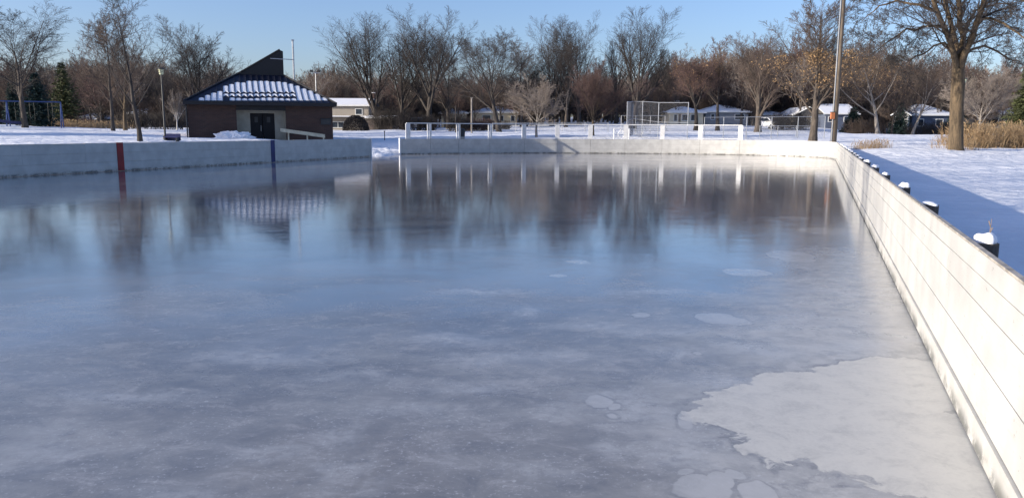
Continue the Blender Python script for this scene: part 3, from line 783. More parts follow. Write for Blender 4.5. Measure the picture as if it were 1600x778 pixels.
T = plant_tree
T('bare_tree', 40, 76, -12, 190, 11, OAK, .27, 'bark', 'twig_dark', 'big bare tree with a curved leaning trunk behind the blue swings', lean=(-.05,0), trunk=.6)
T('bare_tree', 177, 70, 12, 95, 12, MAPLE, .16, 'bark', 'twig', 'slender bare tree on the snow rise, left one of a close pair', lean=(-.04,0))
T('bare_tree', 196, 74, 60, 70, 13, lite(MAPLE, .85), .18, 'bark_warm', 'twig', 'shorter bare tree with a stout brown trunk close behind the slender one')
T('bare_tree', 218, 42, -25, 130, 14, [dict(MAPLE[0], n=13, a=(18,38), L=.62)]+lite(MAPLE, .7)[1:], .125, 'bark_dark', 'twig_dark', 'dark bare tree just behind the left boards, left of the park lamp', lean=(-.03,0), trunk=.95, tmin=.006)
T('bare_tree', 312, 84, 26, 150, 15, ELM, .3, 'bark_dark', 'twig_dark', 'wide multi stemmed bare tree rising behind the left end of the brick building')
T('birch_tree', 277, 78, 140, 34, 16, lite(ROUND, .7), .08, 'birch', 'twig_pale', 'small white barked birch left of the brick building', trunk=.6)
T('bare_tree', 592, 112, 22, 150, 17, ELM, .5, 'bark_dark', 'twig_dark', 'huge spreading bare tree right of the grey house, leaning stems', lean=(-.12,0), trunk=.6)
T('bare_tree', 672, 108, 13, 135, 18, ELM, .5, 'bark_dark', 'twig_dark', 'tallest bare tree with a broad fan crown above the left of the timber frame', trunk=.55)
T('bare_tree', 780, 92, 44, 120, 19, OAK, .32, 'bark_dark', 'twig_dark', 'bare tree leaning left with open crooked limbs beside the cream houses', lean=(-.16,0), trunk=.7)
T('bare_tree', 815, 118, 62, 70, 20, lite(MAPLE), .26, 'bark', 'twig', 'narrow bare tree behind the pale young maple, below the skyline gap')
T('bare_tree', 862, 122, 26, 66, 21, ELM, .32, 'bark_dark', 'twig_dark', 'narrow twin leader bare tree, left of the three tall ones in mid skyline')
T('bare_tree', 905, 118, 22, 92, 22, ELM, .36, 'bark_dark', 'twig_dark', 'tall bare tree with a forked open top behind the round red brown tree', trunk=.6)
T('bare_tree', 962, 124, 48, 50, 23, lite(OAK), .3, 'bark_dark', 'twig_dark', 'thin crooked bare tree between two taller ones in mid skyline')
T('bare_tree', 988, 104, 14, 140, 24, ELM, .46, 'bark_dark', 'twig_dark', 'great fan shaped bare tree behind the ball field backstop', lean=(.08,0), trunk=.5)
T('young_maple', 838, 70, 114, 92, 25, ROUND, .13, 'bark_pale', 'twig_pale', 'pale barked small round bare tree behind the timber frame', trunk=.4, py=213)
T('crabapple_tree', 926, 72, 98, 122, 26, ROUND, .18, 'bark_warm', 'twig_red', 'dense round red brown bare tree behind the middle of the timber frame', trunk=.38, py=213)
T('bare_tree', 1087, 96, 84, 72, 27, HIGH, .3, 'bark_dark', 'twig_red', 'brown bare tree before the cream house, left of two dense ones', leaves=900, leaf_z=(.3,1))
T('bare_tree', 1121, 98, 78, 72, 28, HIGH, .28, 'bark_dark', 'twig', 'brown bare tree before the blue grey house, right of two dense ones', leaves=500, leaf_z=(.3,1))
T('willow_tree', 1184, 92, 48, 130, 29, ELM, .42, 'bark', 'twig', 'stout low forking bare tree beside the parked white car', trunk=.45)
T('bare_tree', 1270, 58, -8, 128, 30, MAPLE, .30, 'bark', 'twig', 'bare tree with clumps of tan leaves left of the wooden pole', leaves=3200, leaf_z=(.22,.62), trunk=.92, py=215)
T('bare_tree', 1372, 96, 62, 130, 31, OAK, .28, 'bark_pale', 'twig', 'pale trunked leafy brown tree right of the wooden pole', leaves=3500, leaf_z=(.3,.8), lean=(-.1,0))
T('bare_tree', 1425, 98, 90, 80, 32, lite(OAK), .2, 'bark_pale', 'twig', 'thin pale tree leaning right in front of the small white house', lean=(.16,0))
T('bare_tree', 1393, 100, 120, 60, 33, lite(MAPLE), .15, 'bark', 'twig', 'thin straight bare tree at the crest left of the small white house')
T('young_maple', 1530, 74, 102, 112, 34, ROUND, .17, 'bark_pale', 'twig_pale', 'low spreading pale bare tree behind the dry reeds', trunk=.4)
T('bare_tree', 528, 142, 96, 62, 101, lite(MAPLE), .22, 'bark', 'twig', 'round topped low bare tree just right of the brick building roof')
T('bare_tree', 628, 110, 40, 110, 102, ELM, .4, 'bark_dark', 'twig_dark', 'bare tree filling the gap between the two biggest crowns')
T('bare_tree', 700, 116, 60, 90, 103, OAK, .3, 'bark_dark', 'twig', 'lower bare tree on the right shoulder of the tallest crown')
T('bare_tree', 742, 142, 110, 90, 104, lite(OAK), .22, 'bark', 'twig_red', 'short bushy reddish tree behind the pale wooden pole')
T('bare_tree', 822, 120, 66, 74, 105, OAK, .28, 'bark_dark', 'twig_dark', 'dense topped bare tree directly behind the pale young maple')
T('bare_tree', 884, 112, 60, 80, 106, lite(ELM), .26, 'bark', 'twig_dark', 'middling bare tree between the narrow one and the forked one in mid skyline')
T('bare_tree', 1052, 142, 96, 80, 107, lite(OAK), .24, 'bark', 'twig_red', 'reddish bare tree above the roof of the sunlit cream bungalow')
T('bare_tree', 1150, 142, 84, 84, 108, lite(OAK), .26, 'bark_dark', 'twig', 'bare tree above the blue grey bungalow, left of the forking one')
T('bare_tree', 1224, 142, 80, 90, 109, OAK, .26, 'bark_dark', 'twig_dark', 'dim bare tree between the forking one and the tan leaved one')
T('bare_tree', 1345, 142, 50, 110, 110, lite(ELM), .26, 'bark_pale', 'twig', 'tall loose bare tree with pale limbs just right of the wooden pole')
T('bare_tree', 1455, 142, 90, 100, 111, OAK, .28, 'bark_dark', 'twig', 'broad brown bare tree just left of the thick near trunk')
T('bare_tree', 1575, 142, 120, 90, 112, OAK, .26, 'bark_dark', 'twig', 'brown bare tree behind the reeds near the right edge')
T('bare_tree', 130, 142, 90, 90, 113, OAK, .26, 'bark_dark', 'twig', 'brown bare tree right of the olive pine')
T('bare_tree', 346, 96, 70, 80, 114, lite(OAK), .26, 'bark_dark', 'twig_dark', 'lower bare tree touching the left slope of the dark roof')
T('bare_tree', 238, 142, 92, 90, 115, OAK, .24, 'bark', 'twig', 'brown bare tree behind the park lamp')
# the big near tree on the right, its leaders laid out from the photo
p = spot(1493, 42, 230); H = at(1493, -130, 42).z - p.z
big = thing('shade_tree', p, 'large near tree with a thick ochre brown trunk at the right, snow at its foot', 'tree')
parts_t = []; parts_c = []
def P3(px, py, dy=0): q = at(px, py, 42+dy) ; q = q - p; return (q.x, q.y, q.z)
rngb = np.random.default_rng(44)
def poly_tube(pts, r, m=12):
    P = np.array([pts], float); return tubes(P, np.array([r], float), m)
tr_pts = [P3(1493,240), P3(1493,232), P3(1494,200), P3(1495,160), P3(1497,130), P3(1497,108)]
parts_t.append(poly_tube(tr_pts, [.50,.385,.345,.33,.335,.30], 16))
lead = [([P3(1494,118), P3(1489,85,-.3), P3(1480,50,-.8), P3(1462,15,-1.2), P3(1448,-30,-1.6), P3(1440,-90,-2)], [.26,.21,.18,.15,.10,.04]),
        ([P3(1498,115), P3(1497,80,.5), P3(1484,35,1), P3(1473,-10,1.4), P3(1470,-60,1.5), P3(1478,-115,2)], [.25,.2,.17,.14,.1,.03]),
        ([P3(1499,115), P3(1503,80,0), P3(1504,40,-.2), P3(1500,-5,-.5), P3(1505,-60,-.6), P3(1512,-120,-.3)], [.27,.22,.19,.16,.1,.03]),
        ([P3(1500,112), P3(1512,75,-.6), P3(1524,40,-1), P3(1538,0,-1.6), P3(1550,-50,-2.2), P3(1556,-100,-2.6)], [.27,.23,.2,.17,.1,.04]),
        ([P3(1500,100), P3(1515,78,1), P3(1535,74,1.8), P3(1560,82,2.6), P3(1582,95,3), P3(1600,104,3.4)], [.14,.11,.09,.07,.05,.02]),
        ([P3(1493,88), P3(1475,68,-.5), P3(1452,78,-1), P3(1425,95,-1.6), P3(1405,104,-2)], [.1,.08,.06,.04,.015]),
        ([P3(1478,42), P3(1450,40,-1), P3(1415,50,-2), P3(1385,66,-2.6), P3(1362,84,-3)], [.12,.09,.07,.05,.015]),
        ([P3(1462,18), P3(1430,4,0), P3(1400,2,1), P3(1370,14,2), P3(1345,36,2.6)], [.12,.09,.07,.05,.015]),
        ([P3(1526,30), P3(1550,30,-1), P3(1580,44,-2), P3(1605,66,-2.6), P3(1625,90,-3)], [.12,.09,.07,.04,.015]),
        ([P3(1540,-5), P3(1570,-10,-2), P3(1600,0,-3), P3(1630,24,-4)], [.1,.08,.05,.015]),
        ([P3(1504,50,0), P3(1520,20,1.8), P3(1545,5,3.2), P3(1570,4,4.5), P3(1600,20,5)], [.1,.08,.06,.04,.015])]
lists = []
for pts, r in lead:
    P = np.array(pts); n = 11; t = np.linspace(0, len(P)-1, n); i = np.minimum(t.astype(int), len(P)-2); w = (t-i)[:,None]
    P = P[i]*(1-w)+P[i+1]*w; P[1:-1] += rngb.normal(size=(n-2,3))*.05; R = np.interp(t, range(len(r)), r)*.72
    parts_t.append(tubes(P[None], R[None], 9)); lists.append((P, R))
P = np.array([a for a, b in lists]); R = np.array([b for a, b in lists]); Ln = np.linalg.norm(np.diff(P, axis=1), axis=2).sum(1)
for l in (dict(n=15,t=(.15,1),a=(28,60),L=.40,r=.34,seg=6,up=.05,w=.12,m=5), dict(n=8,t=(.15,1),a=(25,60),L=.45,r=.5,seg=4,up=.0,w=.15,m=3),
          dict(n=7,t=(.1,1),a=(25,65),L=.45,r=.55,seg=3,up=.0,w=.18,m=3), dict(n=6,t=(.1,1),a=(25,60),L=.55,r=.6,seg=2,up=.0,w=.2,m=3)):
    pos, D, L2, rad = kids(rngb, P, R, Ln, l['n'], *l['t'], *l['a'], l['L'], l['r']); rad = np.maximum(rad, .0055)
    P, R = grow(rngb, pos, D, L2, rad, np.maximum(rad*.2, .004), l['seg'], l['up'], l['w']); Ln = L2; parts_c.append(tubes(P, R, l['m']))
link('trunk', np_mesh('trunk', *join(parts_t)), M['bark_warm'], big, smooth=True)
link('crown', np_mesh('crown', *join(parts_c)), M['twig_dark'], big)

# bare trees standing outside the left of the view; their shadows streak the ice and the right boards
for i, (x, y, H, st, sd) in enumerate(((-42, 0, 19, MAPLE, 51), (-40, 7, 19, ELM, 53), (-46, 11, 20, MAPLE, 54), (-43, 17, 18, ELM, 55), (-58, -6, 14, MAPLE, 57), (-78, 40, 15, MAPLE, 58), (-88, 52, 16, OAK, 59), (-74, 58, 14, MAPLE, 60), (-96, 66, 15, ELM, 61), (-70, 30, 15, OAK, 62), (-84, 76, 14, MAPLE, 63))):
    arr = tree_mesh(sd, H, .26 if H < 19 else .34, .85, lv=lite(st, .55), tmin=.01)
    r_ = thing('bare_tree', (x, y, zg(x, y)), 'bare park tree beyond the left boards, outside the view', 'tree', 'park trees left of the rink')
    link('trunk', np_mesh('trunk', *arr[0]), M['bark'], r_, smooth=True); link('crown', np_mesh('crown', *arr[1]), M['twig'], r_)

# conifers
def conifer(px, Y, top, wpx, seed, mat, label, name='spruce_tree', drop=.45, dens=1.0):
    p = spot(px, Y); H = at(px, top, Y).z - p.z; Wd = wpx*mpx(Y)/2; rng = np.random.default_rng(seed)
    root = thing(name, p, label, 'tree')
    MB().tube([(0,0,-.3),(0,0,H*.97)], [H*.022,.02], 8).build('trunk', M['bark_dark'], root)
    V = []; nl = int(30*dens*max(1, H/7)); cards = []
    for i in range(nl):
        z = H*(.06+.93*(i/nl)**.95); ru = Wd*(1-(z/H))**.8*rng.uniform(.8,1.08)+.06
        nb = max(5, int(13*ru/Wd)+3)
        for b in range(nb):
            a = b/nb*6.283+rng.random()*.9; rb = ru*rng.uniform(.7,1.15)
            nc = max(4, int(rb*6.0))
            for c in range(nc):
                f = (c+rng.random())/nc; r = rb*f; zz = z - drop*r*.55 + rng.normal()*.05 + .12*f*f*rb
                sz = (.11+.13*rng.random())*(1.15-.5*f)
                for _ in range(3):
                    ang = a+rng.normal()*.9; d3 = np.array([math.cos(ang), math.sin(ang), rng.normal()*.35-.15]); d3 /= np.linalg.norm(d3)
                    s3 = norm(np.cross(d3, rng.normal(size=3))[None])[0]*sz*.32
                    c0 = np.array([math.cos(a)*r, math.sin(a)*r, zz])+rng.normal(size=3)*.05
                    cards.append((c0-s3, c0+d3*sz*1.1*.5+s3*1.2, c0+d3*sz*2, c0+d3*sz*.8-s3*1.3))
    V = np.array(cards).reshape(-1,3); link('crown', np_mesh('crown', V, np.arange(len(V)).reshape(-1,4)), M[mat], root)
    return root
conifer(62, 88, 112, 66, 61, 'needle', 'dark blue green spruce standing behind the blue swings')
conifer(104, 100, 96, 66, 62, 'needle_olive', 'broad olive green pine right of the dark spruce', 'pine_tree', .1, .8)
conifer(1405, 112, 160, 40, 63, 'needle', 'small dark spruce in front of the small white house')
conifer(1332, 104, 168, 42, 64, 'needle', 'small dark spruce just right of the wooden pole')
conifer(1594, 110, 105, 60, 65, 'needle_olive', 'tall dark evergreen at the right edge of the view', 'pine_tree')
conifer(1492, 118, 172, 60, 66, 'needle', 'low dark evergreen partly behind the thick near trunk')
conifer(24, 104, 128, 40, 67, 'needle', 'small dim evergreen far behind the swings at the left edge')

for px_, Y_, tp_, w_ in ((-362, 47.5, -150, 210), (-520, 45, -170, 220)):  # unseen spruces, added so that their shade covers the hut roof and front
    conifer(px_, Y_, tp_, w_, 70+int(Y_), 'needle', 'unseen tall spruce added outside the view beyond the left boards to shade the hut', dens=.6)['group'] = 'added shade spruces left of the view'
# shrubs
def shrub(px, Y, h, w, seed, twig, label, cat='shrub', name='shrub', n=60, py=203):
    p = spot(px, Y, py); rng = np.random.default_rng(seed)
    P0 = np.zeros((n,3)); P0[:,0] = rng.uniform(-.45,.45,n)*w; P0[:,1] = rng.uniform(-.3,.3,n)*w*.6; P0[:,2] = -.05
    D = np.stack([rng.normal(size=n)*.35, rng.normal(size=n)*.35, np.ones(n)], 1); Ln = h*rng.uniform(.6,1.05,n)
    P, R = grow(rng, P0, D, Ln, np.full(n,.02), np.full(n,.008), 4, .0, .12); parts = [tubes(P,R,3)]
    for k in (6, 4):
        pos, D, L2, rad = kids(rng, P, R, Ln, k, .15, 1, 20, 60, .5, .7); P, R = grow(rng, pos, D, L2, np.maximum(rad,.008), np.full(len(L2),.006), 2, .0, .15); Ln = L2; parts.append(tubes(P,R,3))
    return tag(link(name, np_mesh(name, *join(parts)), M[twig], None, p), label, cat)
shrub(748, 98, 1.5, 4.2, 71, 'twig_red', 'reddish brown leafless hedge before the middle cream house', 'hedge', 'hedge', 220)
shrub(778, 104, 1.2, 3.6, 72, 'twig_dark', 'dark leafless hedge right of the reddish one', 'hedge', 'hedge', 160)
shrub(715, 96, 2.3, 2.6, 73, 'twig_dark', 'dark leafless shrub between the two cream houses', n=90)
shrub(1012, 118, 1.5, 3.2, 74, 'twig_dark', 'dark low shrub under the far cream house window', n=100)
shrub(655, 104, 2.1, 5.0, 75, 'twig_dark', 'wide dark thicket behind the parked pickup', 'thicket', 'thicket', 200)
shrub(610, 108, 3.0, 5.0, 76, 'twig_dark', 'dark thicket right of the grey garage', 'thicket', 'thicket', 160)
shrub(1235, 104, 2.4, 5.0, 77, 'twig_dark', 'tangled dark thicket behind the parked white car', 'thicket', 'thicket', 180)
shrub(1350, 100, 2.0, 4.5, 78, 'twig', 'brown thicket along the crest right of the wooden pole', 'thicket', 'thicket', 150)
shrub(1455, 100, 2.0, 6, 79, 'twig_dark', 'dark thicket along the crest left of the thick near trunk', 'thicket', 'thicket', 160)
shrub(120, 100, 1.6, 5.0, 80, 'twig_red', 'low brown brush on the rise right of the swings', 'brush', 'brush', 160, 198)
shrub(240, 96, 2.2, 8.0, 81, 'twig_dark', 'dark brush along the rise behind the park lamp', 'brush', 'brush', 240, 198)
rb_ = np.random.default_rng(9); n_ = 5200; u_ = norm(rb_.normal(size=(n_,3))); u_[:,2] = np.abs(u_[:,2])
c_ = u_*np.array([1.7,1.2,2.0])*rb_.uniform(.8,1.03,(n_,1)); a_ = norm(rb_.normal(size=(n_,3)))*.08; b_ = norm(np.cross(a_, rb_.normal(size=(n_,3))))*.05
V_ = np.stack([c_-a_, c_+b_, c_+a_, c_-b_], 1).reshape(-1,3)
tag(link('round_bush', np_mesh('round_bush', V_, np.arange(len(V_)).reshape(-1,4)), M['twig_dark'], None, spot(556, 100, 200)), 'clipped dome shaped dark bush before the grey house', 'bush')

# ------------------------------------------------------------------ the wood behind
wood_src = bpy.data.collections.new('wood_sources')
def wsrc(seed, style, H, twig, r0=.2, **kw):
    arr = tree_mesh(seed, H, r0, .8, lv=style, tmin=.014, **kw)
    V, Q_ = join([arr[0], arr[1]]); mi = np.r_[np.zeros(len(arr[0][1])), np.ones(len(arr[1][1]))]
    me = np_mesh('wood_tree', V, Q_, mi=mi); me.materials.append(M['bark']); me.materials.append(M[twig])
    o = bpy.data.objects.new('wood_tree', me); wood_src.objects.link(o); return o
for i, (st, H, tw) in enumerate(((ELM,12,'twig'),(MAPLE,11,'twig'),(OAK,11,'twig_pale'),(ROUND,9,'twig_red'),(ELM,12,'twig_dark'),(MAPLE,10,'twig_red'),(ROUND,5,'twig_dark'),(ROUND,4.5,'twig'))):
    wsrc(200+i, lite(st, .62), H, tw)
def wood(name, pts, seed, label):
    """pts: x, y, z, kind, scale"""
    n = len(pts); me = bpy.data.meshes.new(name); me.vertices.add(n); a = np.array(pts, float)
    me.vertices.foreach_set('co', a[:,:3].astype(np.float32).ravel())
    for nm, ty, col in (('kind','INT',3),('size','FLOAT',4)):
        at_ = me.attributes.new(nm, ty, 'POINT'); at_.data.foreach_set('value', a[:,col].astype(np.int32 if ty == 'INT' else np.float32))
    at_ = me.attributes.new('turn', 'FLOAT', 'POINT'); at_.data.foreach_set('value', (np.random.default_rng(seed).random(n)*6.283).astype(np.float32))
    o = bpy.data.objects.new(name, me); COL.objects.link(o)
    ng = bpy.data.node_groups.new(name, 'GeometryNodeTree')
    ng.interface.new_socket('Geometry', in_out='INPUT', socket_type='NodeSocketGeometry'); ng.interface.new_socket('Geometry', in_out='OUTPUT', socket_type='NodeSocketGeometry')
    N = ng.nodes; Lk = ng.links; gi = N.new('NodeGroupInput'); go = N.new('NodeGroupOutput'); m2p = N.new('GeometryNodeMeshToPoints')
    ci = N.new('GeometryNodeCollectionInfo'); ci.inputs['Collection'].default_value = wood_src; ci.inputs['Separate Children'].default_value = True; ci.inputs['Reset Children'].default_value = True
    ip_ = N.new('GeometryNodeInstanceOnPoints'); ip_.inputs['Pick Instance'].default_value = True
    def attr(nm, ty):
        q = N.new('GeometryNodeInputNamedAttribute'); q.data_type = ty; q.inputs[0].default_value = nm; return q.outputs['Attribute']
    cx = N.new('ShaderNodeCombineXYZ'); Lk.new(attr('turn','FLOAT'), cx.inputs[2])
    e2r = N.new('FunctionNodeEulerToRotation'); Lk.new(cx.outputs[0], e2r.inputs[0])
    Lk.new(gi.outputs[0], m2p.inputs[0]); Lk.new(m2p.outputs[0], ip_.inputs['Points']); Lk.new(ci.outputs[0], ip_.inputs['Instance'])
    Lk.new(attr('kind','INT'), ip_.inputs['Instance Index']); Lk.new(e2r.outputs[0], ip_.inputs['Rotation']); Lk.new(attr('size','FLOAT'), ip_.inputs['Scale'])
    Lk.new(ip_.outputs[0], go.inputs[0])
    md = o.modifiers.new('scatter', 'NODES'); md.node_group = ng
    return tag(o, label, 'wood', kind='stuff')
# skyline of the far wood (photo column -> row of the tree tops)
SKY = [(-900,110),(0,112),(70,100),(140,95),(200,98),(260,100),(340,118),(400,122),(470,118),(500,100),(560,112),(640,120),(740,118),(800,112),(860,118),(960,112),(1040,104),(1100,84),(1140,88),(1160,70),(1240,74),(1300,90),(1360,84),(1420,98),(1480,96),(1540,106),(1600,100),(2500,110)]
rw = np.random.default_rng(77); pts = []
for row, (Y0, step, kk_) in enumerate(((130, 20, 1.0), (141, 15, .97), (153, 12, .95), (168, 11, .97), (185, 10, 1.0), (205, 9, .97), (230, 9, .9))):
    px = -850.
    while px < 2450:
        px += step*rw.uniform(.6,1.4)
        Y = Y0 + rw.uniform(-7,7); a = ray(px, 200)[0]
        X = a*Y
        topz = HC + ray(px, np.interp(px, [s[0] for s in SKY], [s[1] for s in SKY]) + rw.uniform(-5,24))[1]*Y*kk_
        z = zg(X, Y); k = int(rw.integers(0, 6)); Hs = [12,11,11,9,12,10][k]
        pts.append((X, Y, z-.1, k, max(.4, (topz-z)/Hs)*(rw.uniform(1.1, 1.4) if rw.random() < .16 else 1)))
for i in range(1500):                                   # understorey
    px = rw.uniform(-500, 2100); Y = rw.uniform(124, 215); X = ray(px,200)[0]*Y
    pts.append((X, Y, zg(X,Y)-.1, 6+int(rw.integers(0,2)), rw.uniform(.7,1.35)))
for i in range(60):                                    # to the left and right, outside the view
    an = rw.uniform(.75, 2.4)*(1 if i % 2 else -1); r_ = rw.uniform(95, 150); X = math.sin(an)*r_; Y = math.cos(an)*r_
    pts.append((X, Y, zg(X,Y)-.1, int(rw.integers(0,6)), rw.uniform(.9,1.3)))
wood('far_wood', pts, 5, 'dense leafless wood of brown trees behind the houses')

# ------------------------------------------------------------------ houses
def house(px0, px1, Y, yb, ye, yr, wall, label, roof='hip', wins=(), doors=(), chim=None, depth=8, rz=0., snow=.10, shade='shingle', ledge=None, gar=()):
    """facade between photo columns, rows for base, eave and ridge"""
    pc = (px0+px1)/2; c = at(pc, yb, Y); w = (px1-px0)*mpx(Y); zb = min(c.z, zg(c.x, Y)); he = at(pc, ye, Y).z - zb; hr = at(pc, yr, Y+depth/2).z - zb
    R = thing('house', (c.x, Y, zb), label, 'house', rz=rz)
    h = w/2
    body = MB().box(-h, h, 0, depth, -1, he)
    if roof == 'gable_front': body.prism([(-h, he), (h, he), (0, hr-.15)], .0, depth)
    body.build('wall', M[wall], R)
    o = .45
    if roof == 'hip': k = min(depth/2, h*.8); V = [(-h-o,-o,he),(h+o,-o,he),(h+o,depth+o,he),(-h-o,depth+o,he),(-h+k,depth/2,hr),(h-k,depth/2,hr)]; Fc = [(0,1,5,4),(1,2,5),(2,3,4,5),(3,0,4),(3,2,1,0)]
    elif roof == 'gable': V = [(-h-o,-o,he),(h+o,-o,he),(h+o,depth+o,he),(-h-o,depth+o,he),(-h-o,depth/2,hr),(h+o,depth/2,hr)]; Fc = [(0,1,5,4),(1,2,5),(2,3,4,5),(3,0,4),(3,2,1,0)]
    else: V = [(-h-o,-o,he-.2),(-h-o,depth+o,he-.2),(h+o,depth+o,he-.2),(h+o,-o,he-.2),(0,-o,hr),(0,depth+o,hr)]; Fc = [(0,4,5,1),(3,2,5,4)]
    V = [(x, y, z+.02) for x, y, z in V]
    rf = MB().add(V, Fc).build('roof', M[shade], R)
    if roof == 'gable_front': MB().tube([V[0], V[4], V[3]], .1, 4).build('verge_board', M['trim'], R)
    else: MB().box(-h-o, h+o, -o-.03, -o-.001, he-.12, he+.06).build('fascia_board', M['trim'], R)
    if snow:
        cx_ = sum(v[0] for v in V)/len(V)
        V2 = [(v[0]*.97, v[1]+(.1 if v[1] < 0 else 0), v[2]+snow) for v in V]
        k = len(V); n_ = k
        m2 = MB().add([(v[0]*.97, v[1]+(.1 if v[1] < 0 else 0), v[2]+.012) for v in V] + V2, [tuple(i+n_ for i in f) for f in Fc if f != (3,2,1,0)])
        if roof != 'gable_front': m2.add([], []); m2.f += [(0,1,1+n_,n_),(1,2,2+n_,1+n_),(2,3,3+n_,2+n_),(3,0,n_,3+n_)]
        m2.build('roof_snow', M['cap'], rf)
    for (a, b, z0, z1) in wins:
        x0, x1 = -h+w*a, -h+w*b; q0, q1 = he*z0, he*z1
        fr = MB(); t = .09
        fr.box(x0, x1, -.06, -.003, q0, q0+t); fr.box(x0, x1, -.06, -.003, q1-t, q1); fr.box(x0, x0+t, -.06, -.003, q0+t, q1-t); fr.box(x1-t, x1, -.06, -.003, q0+t, q1-t)
        if x1-x0 > 1.2:
            n = max(1, int((x1-x0)/.9))
            for j in range(1, n): xm = x0+(x1-x0)*j/n; fr.box(xm-.04, xm+.04, -.06, -.003, q0+t, q1-t)
        f = fr.build('window', M['trim'], R)
        MB().box(x0+t, x1-t, -.03, -.004, q0+t, q1-t).build('pane', M['glass'], f)
    for (a, b, z1) in doors: MB().box(-h+w*a, -h+w*b, -.05, -.003, 0, he*z1).build('door', M['brown_siding'], R)
    for (a, b, z1) in gar: MB().box(-h+w*a, -h+w*b, -.05, -.003, 0, he*z1).build('garage_door', M['trim'], R)
    if chim is not None:
        x = -h+w*chim; cb = MB().box(x-.35, x+.35, depth*.45, depth*.45+.6, he*.6, hr+.9).build('chimney', M['brick'], rf)
        MB().box(x-.38, x+.38, depth*.45-.03, depth*.45+.63, hr+.903, hr+1.0).build('snow_cap', M['cap'], cb)
    if ledge:
        z = he*ledge; MB().box(-h-.9, h+.6, -1.8, -.003, z, z+.12).build('porch_roof', M['shingle'], R); MB().box(-h-.88, h+.58, -1.78, -.01, z+.123, z+.24).build('porch_snow', M['cap'], R)
    return R
house(500, 576, 116, 203, 165, 155, 'beige_siding', 'two storey grey beige house with snowy roof right of the brick building', 'gable', [(.73,.88,.62,.88),(.1,.22,.62,.86),(.25,.5,.08,.34)], chim=1.0, ledge=.5, depth=7)
house(576, 612, 112, 203, 184, 182, 'brown_siding', 'low dark garage attached beside the two storey grey house', 'gable', gar=[], doors=[(.1,.25,.8)], depth=6)
house(690, 728, 128, 195, 177, 171, 'cream_siding', 'small cream house behind the dark shrub, left of two cream houses', 'hip', [(.1,.35,.35,.8),(.6,.8,.35,.8)], depth=8)
house(738, 808, 130, 195, 176, 168, 'cream_siding', 'long low cream house with a big picture window and snowy roof', 'hip', [(.22,.42,.3,.82),(.6,.7,.35,.8),(.85,.95,.35,.8)], chim=.2)
house(812, 850, 134, 192, 176, 171, 'tan_siding', 'tan house mostly hidden by the pale small round tree', 'hip', [(.1,.4,.3,.8)])
house(984, 1018, 150, 187, 172, 166, 'cream_siding', 'far cream house seen above the left of the backstop', 'hip', [(.1,.35,.3,.85),(.5,.9,.3,.85)], chim=.25)
house(1020, 1052, 146, 188, 174, 167, 'slate_siding', 'dark slate blue house behind the right half of the backstop', 'gable', [(.2,.5,.3,.7)], snow=0)
house(1046, 1098, 124, 195, 176, 168, 'cream_siding', 'sunlit cream bungalow with bay windows right of the backstop', 'hip', [(.12,.24,.25,.85),(.36,.56,.3,.85),(.62,.84,.3,.85)], doors=[(.27,.33,.85)], chim=.35)
house(1102, 1168, 126, 196, 175, 165, 'grey_siding', 'blue grey bungalow with smooth snowy hipped roof behind two brown trees', 'hip', [(.12,.22,.4,.85),(.68,.92,.4,.85)])
house(1194, 1228, 132, 197, 180, 175, 'tan_siding', 'tan house with low snowy hipped roof behind the white car', 'hip', [(.35,.5,.3,.85),(.62,.8,.3,.85)])
house(1240, 1284, 124, 200, 180, 169, 'tan_siding', 'tan house with a front gable behind the tan leaved tree', 'gable_front', [(.6,.7,.4,.85),(.75,.88,.4,.85)], gar=[(.12,.45,.65)])
house(1288, 1336, 120, 204, 178, 164, 'slate_siding', 'dark blue house with snowy roof behind the wooden pole', 'gable', [(.1,.35,.5,.85),(.6,.85,.5,.85)])
house(1396, 1416, 120, 206, 179, 172, 'white_siding', 'small bright white house behind the small spruce', 'gable_front', [(.3,.6,.4,.7)], rz=-.5)
house(1424, 1484, 124, 208, 180, 165, 'slate_siding', 'dark shaded house with broad snowy roof left of the thick near trunk', 'hip', [(.15,.3,.4,.8),(.6,.8,.4,.8)], snow=.15)
house(1548, 1584, 128, 203, 178, 171, 'cream_siding', 'cream house behind the low spreading pale tree', 'hip', [(.1,.3,.3,.8),(.6,.8,.3,.8)])
house(1590, 1660, 130, 203, 176, 166, 'slate_siding', 'dark blue house with snowy roof at the right edge of the view', 'hip', [(.1,.3,.3,.8)])
house(112, 150, 128, 196, 186, 178, 'grey_siding', 'low grey house with snowy roof far behind the brush at left', 'hip', [(.2,.4,.3,.8)])
house(200, 262, 132, 198, 178, 168, 'grey_siding', 'dim grey house far behind the park lamp', 'hip', [(.2,.4,.3,.8),(.6,.8,.3,.8)])

# ------------------------------------------------------------------ poles, lamps, fences
def lamp(px, pyb, Y, top, label, py=212):
    p = spot(px, Y, py); H = at(px, top, Y).z - p.z
    R = thing('park_lamp', p, label, 'lamp', 'park lamps')
    MB().tube([(0,0,-.2),(0,0,.25)], .12, 10).build('base', M['darkmetal'], R)
    MB().tube([(0,0,.25),(0,0,H-.40)], [.06,.042], 10).build('pole', M['darkmetal'], R)
    MB().tube([(0,0,H-.40),(0,0,H-.1)], [.11,.18], 8).build('lamp_glass', M['lampglass'], R)
    MB().tube([(0,0,H-.1),(0,0,H-.02),(0,0,H)], [.22,.19,.06], 8).build('lamp_cap', M['darkmetal'], R)
lamp(258, 213, 46, 106, 'dark park lamp with yellowish lantern left of the brick building')
lamp(1500, 205, 62, 122, 'slim park lamp standing close behind the thick near trunk', 200)
p = spot(268, 45, 211); R = thing('bench', p, 'low dark bench half buried in snow at the foot of the park lamp', 'bench')
MB().box(-.42,.42,-.2,.2,.2,.26).build('seat', M['slide'], R)
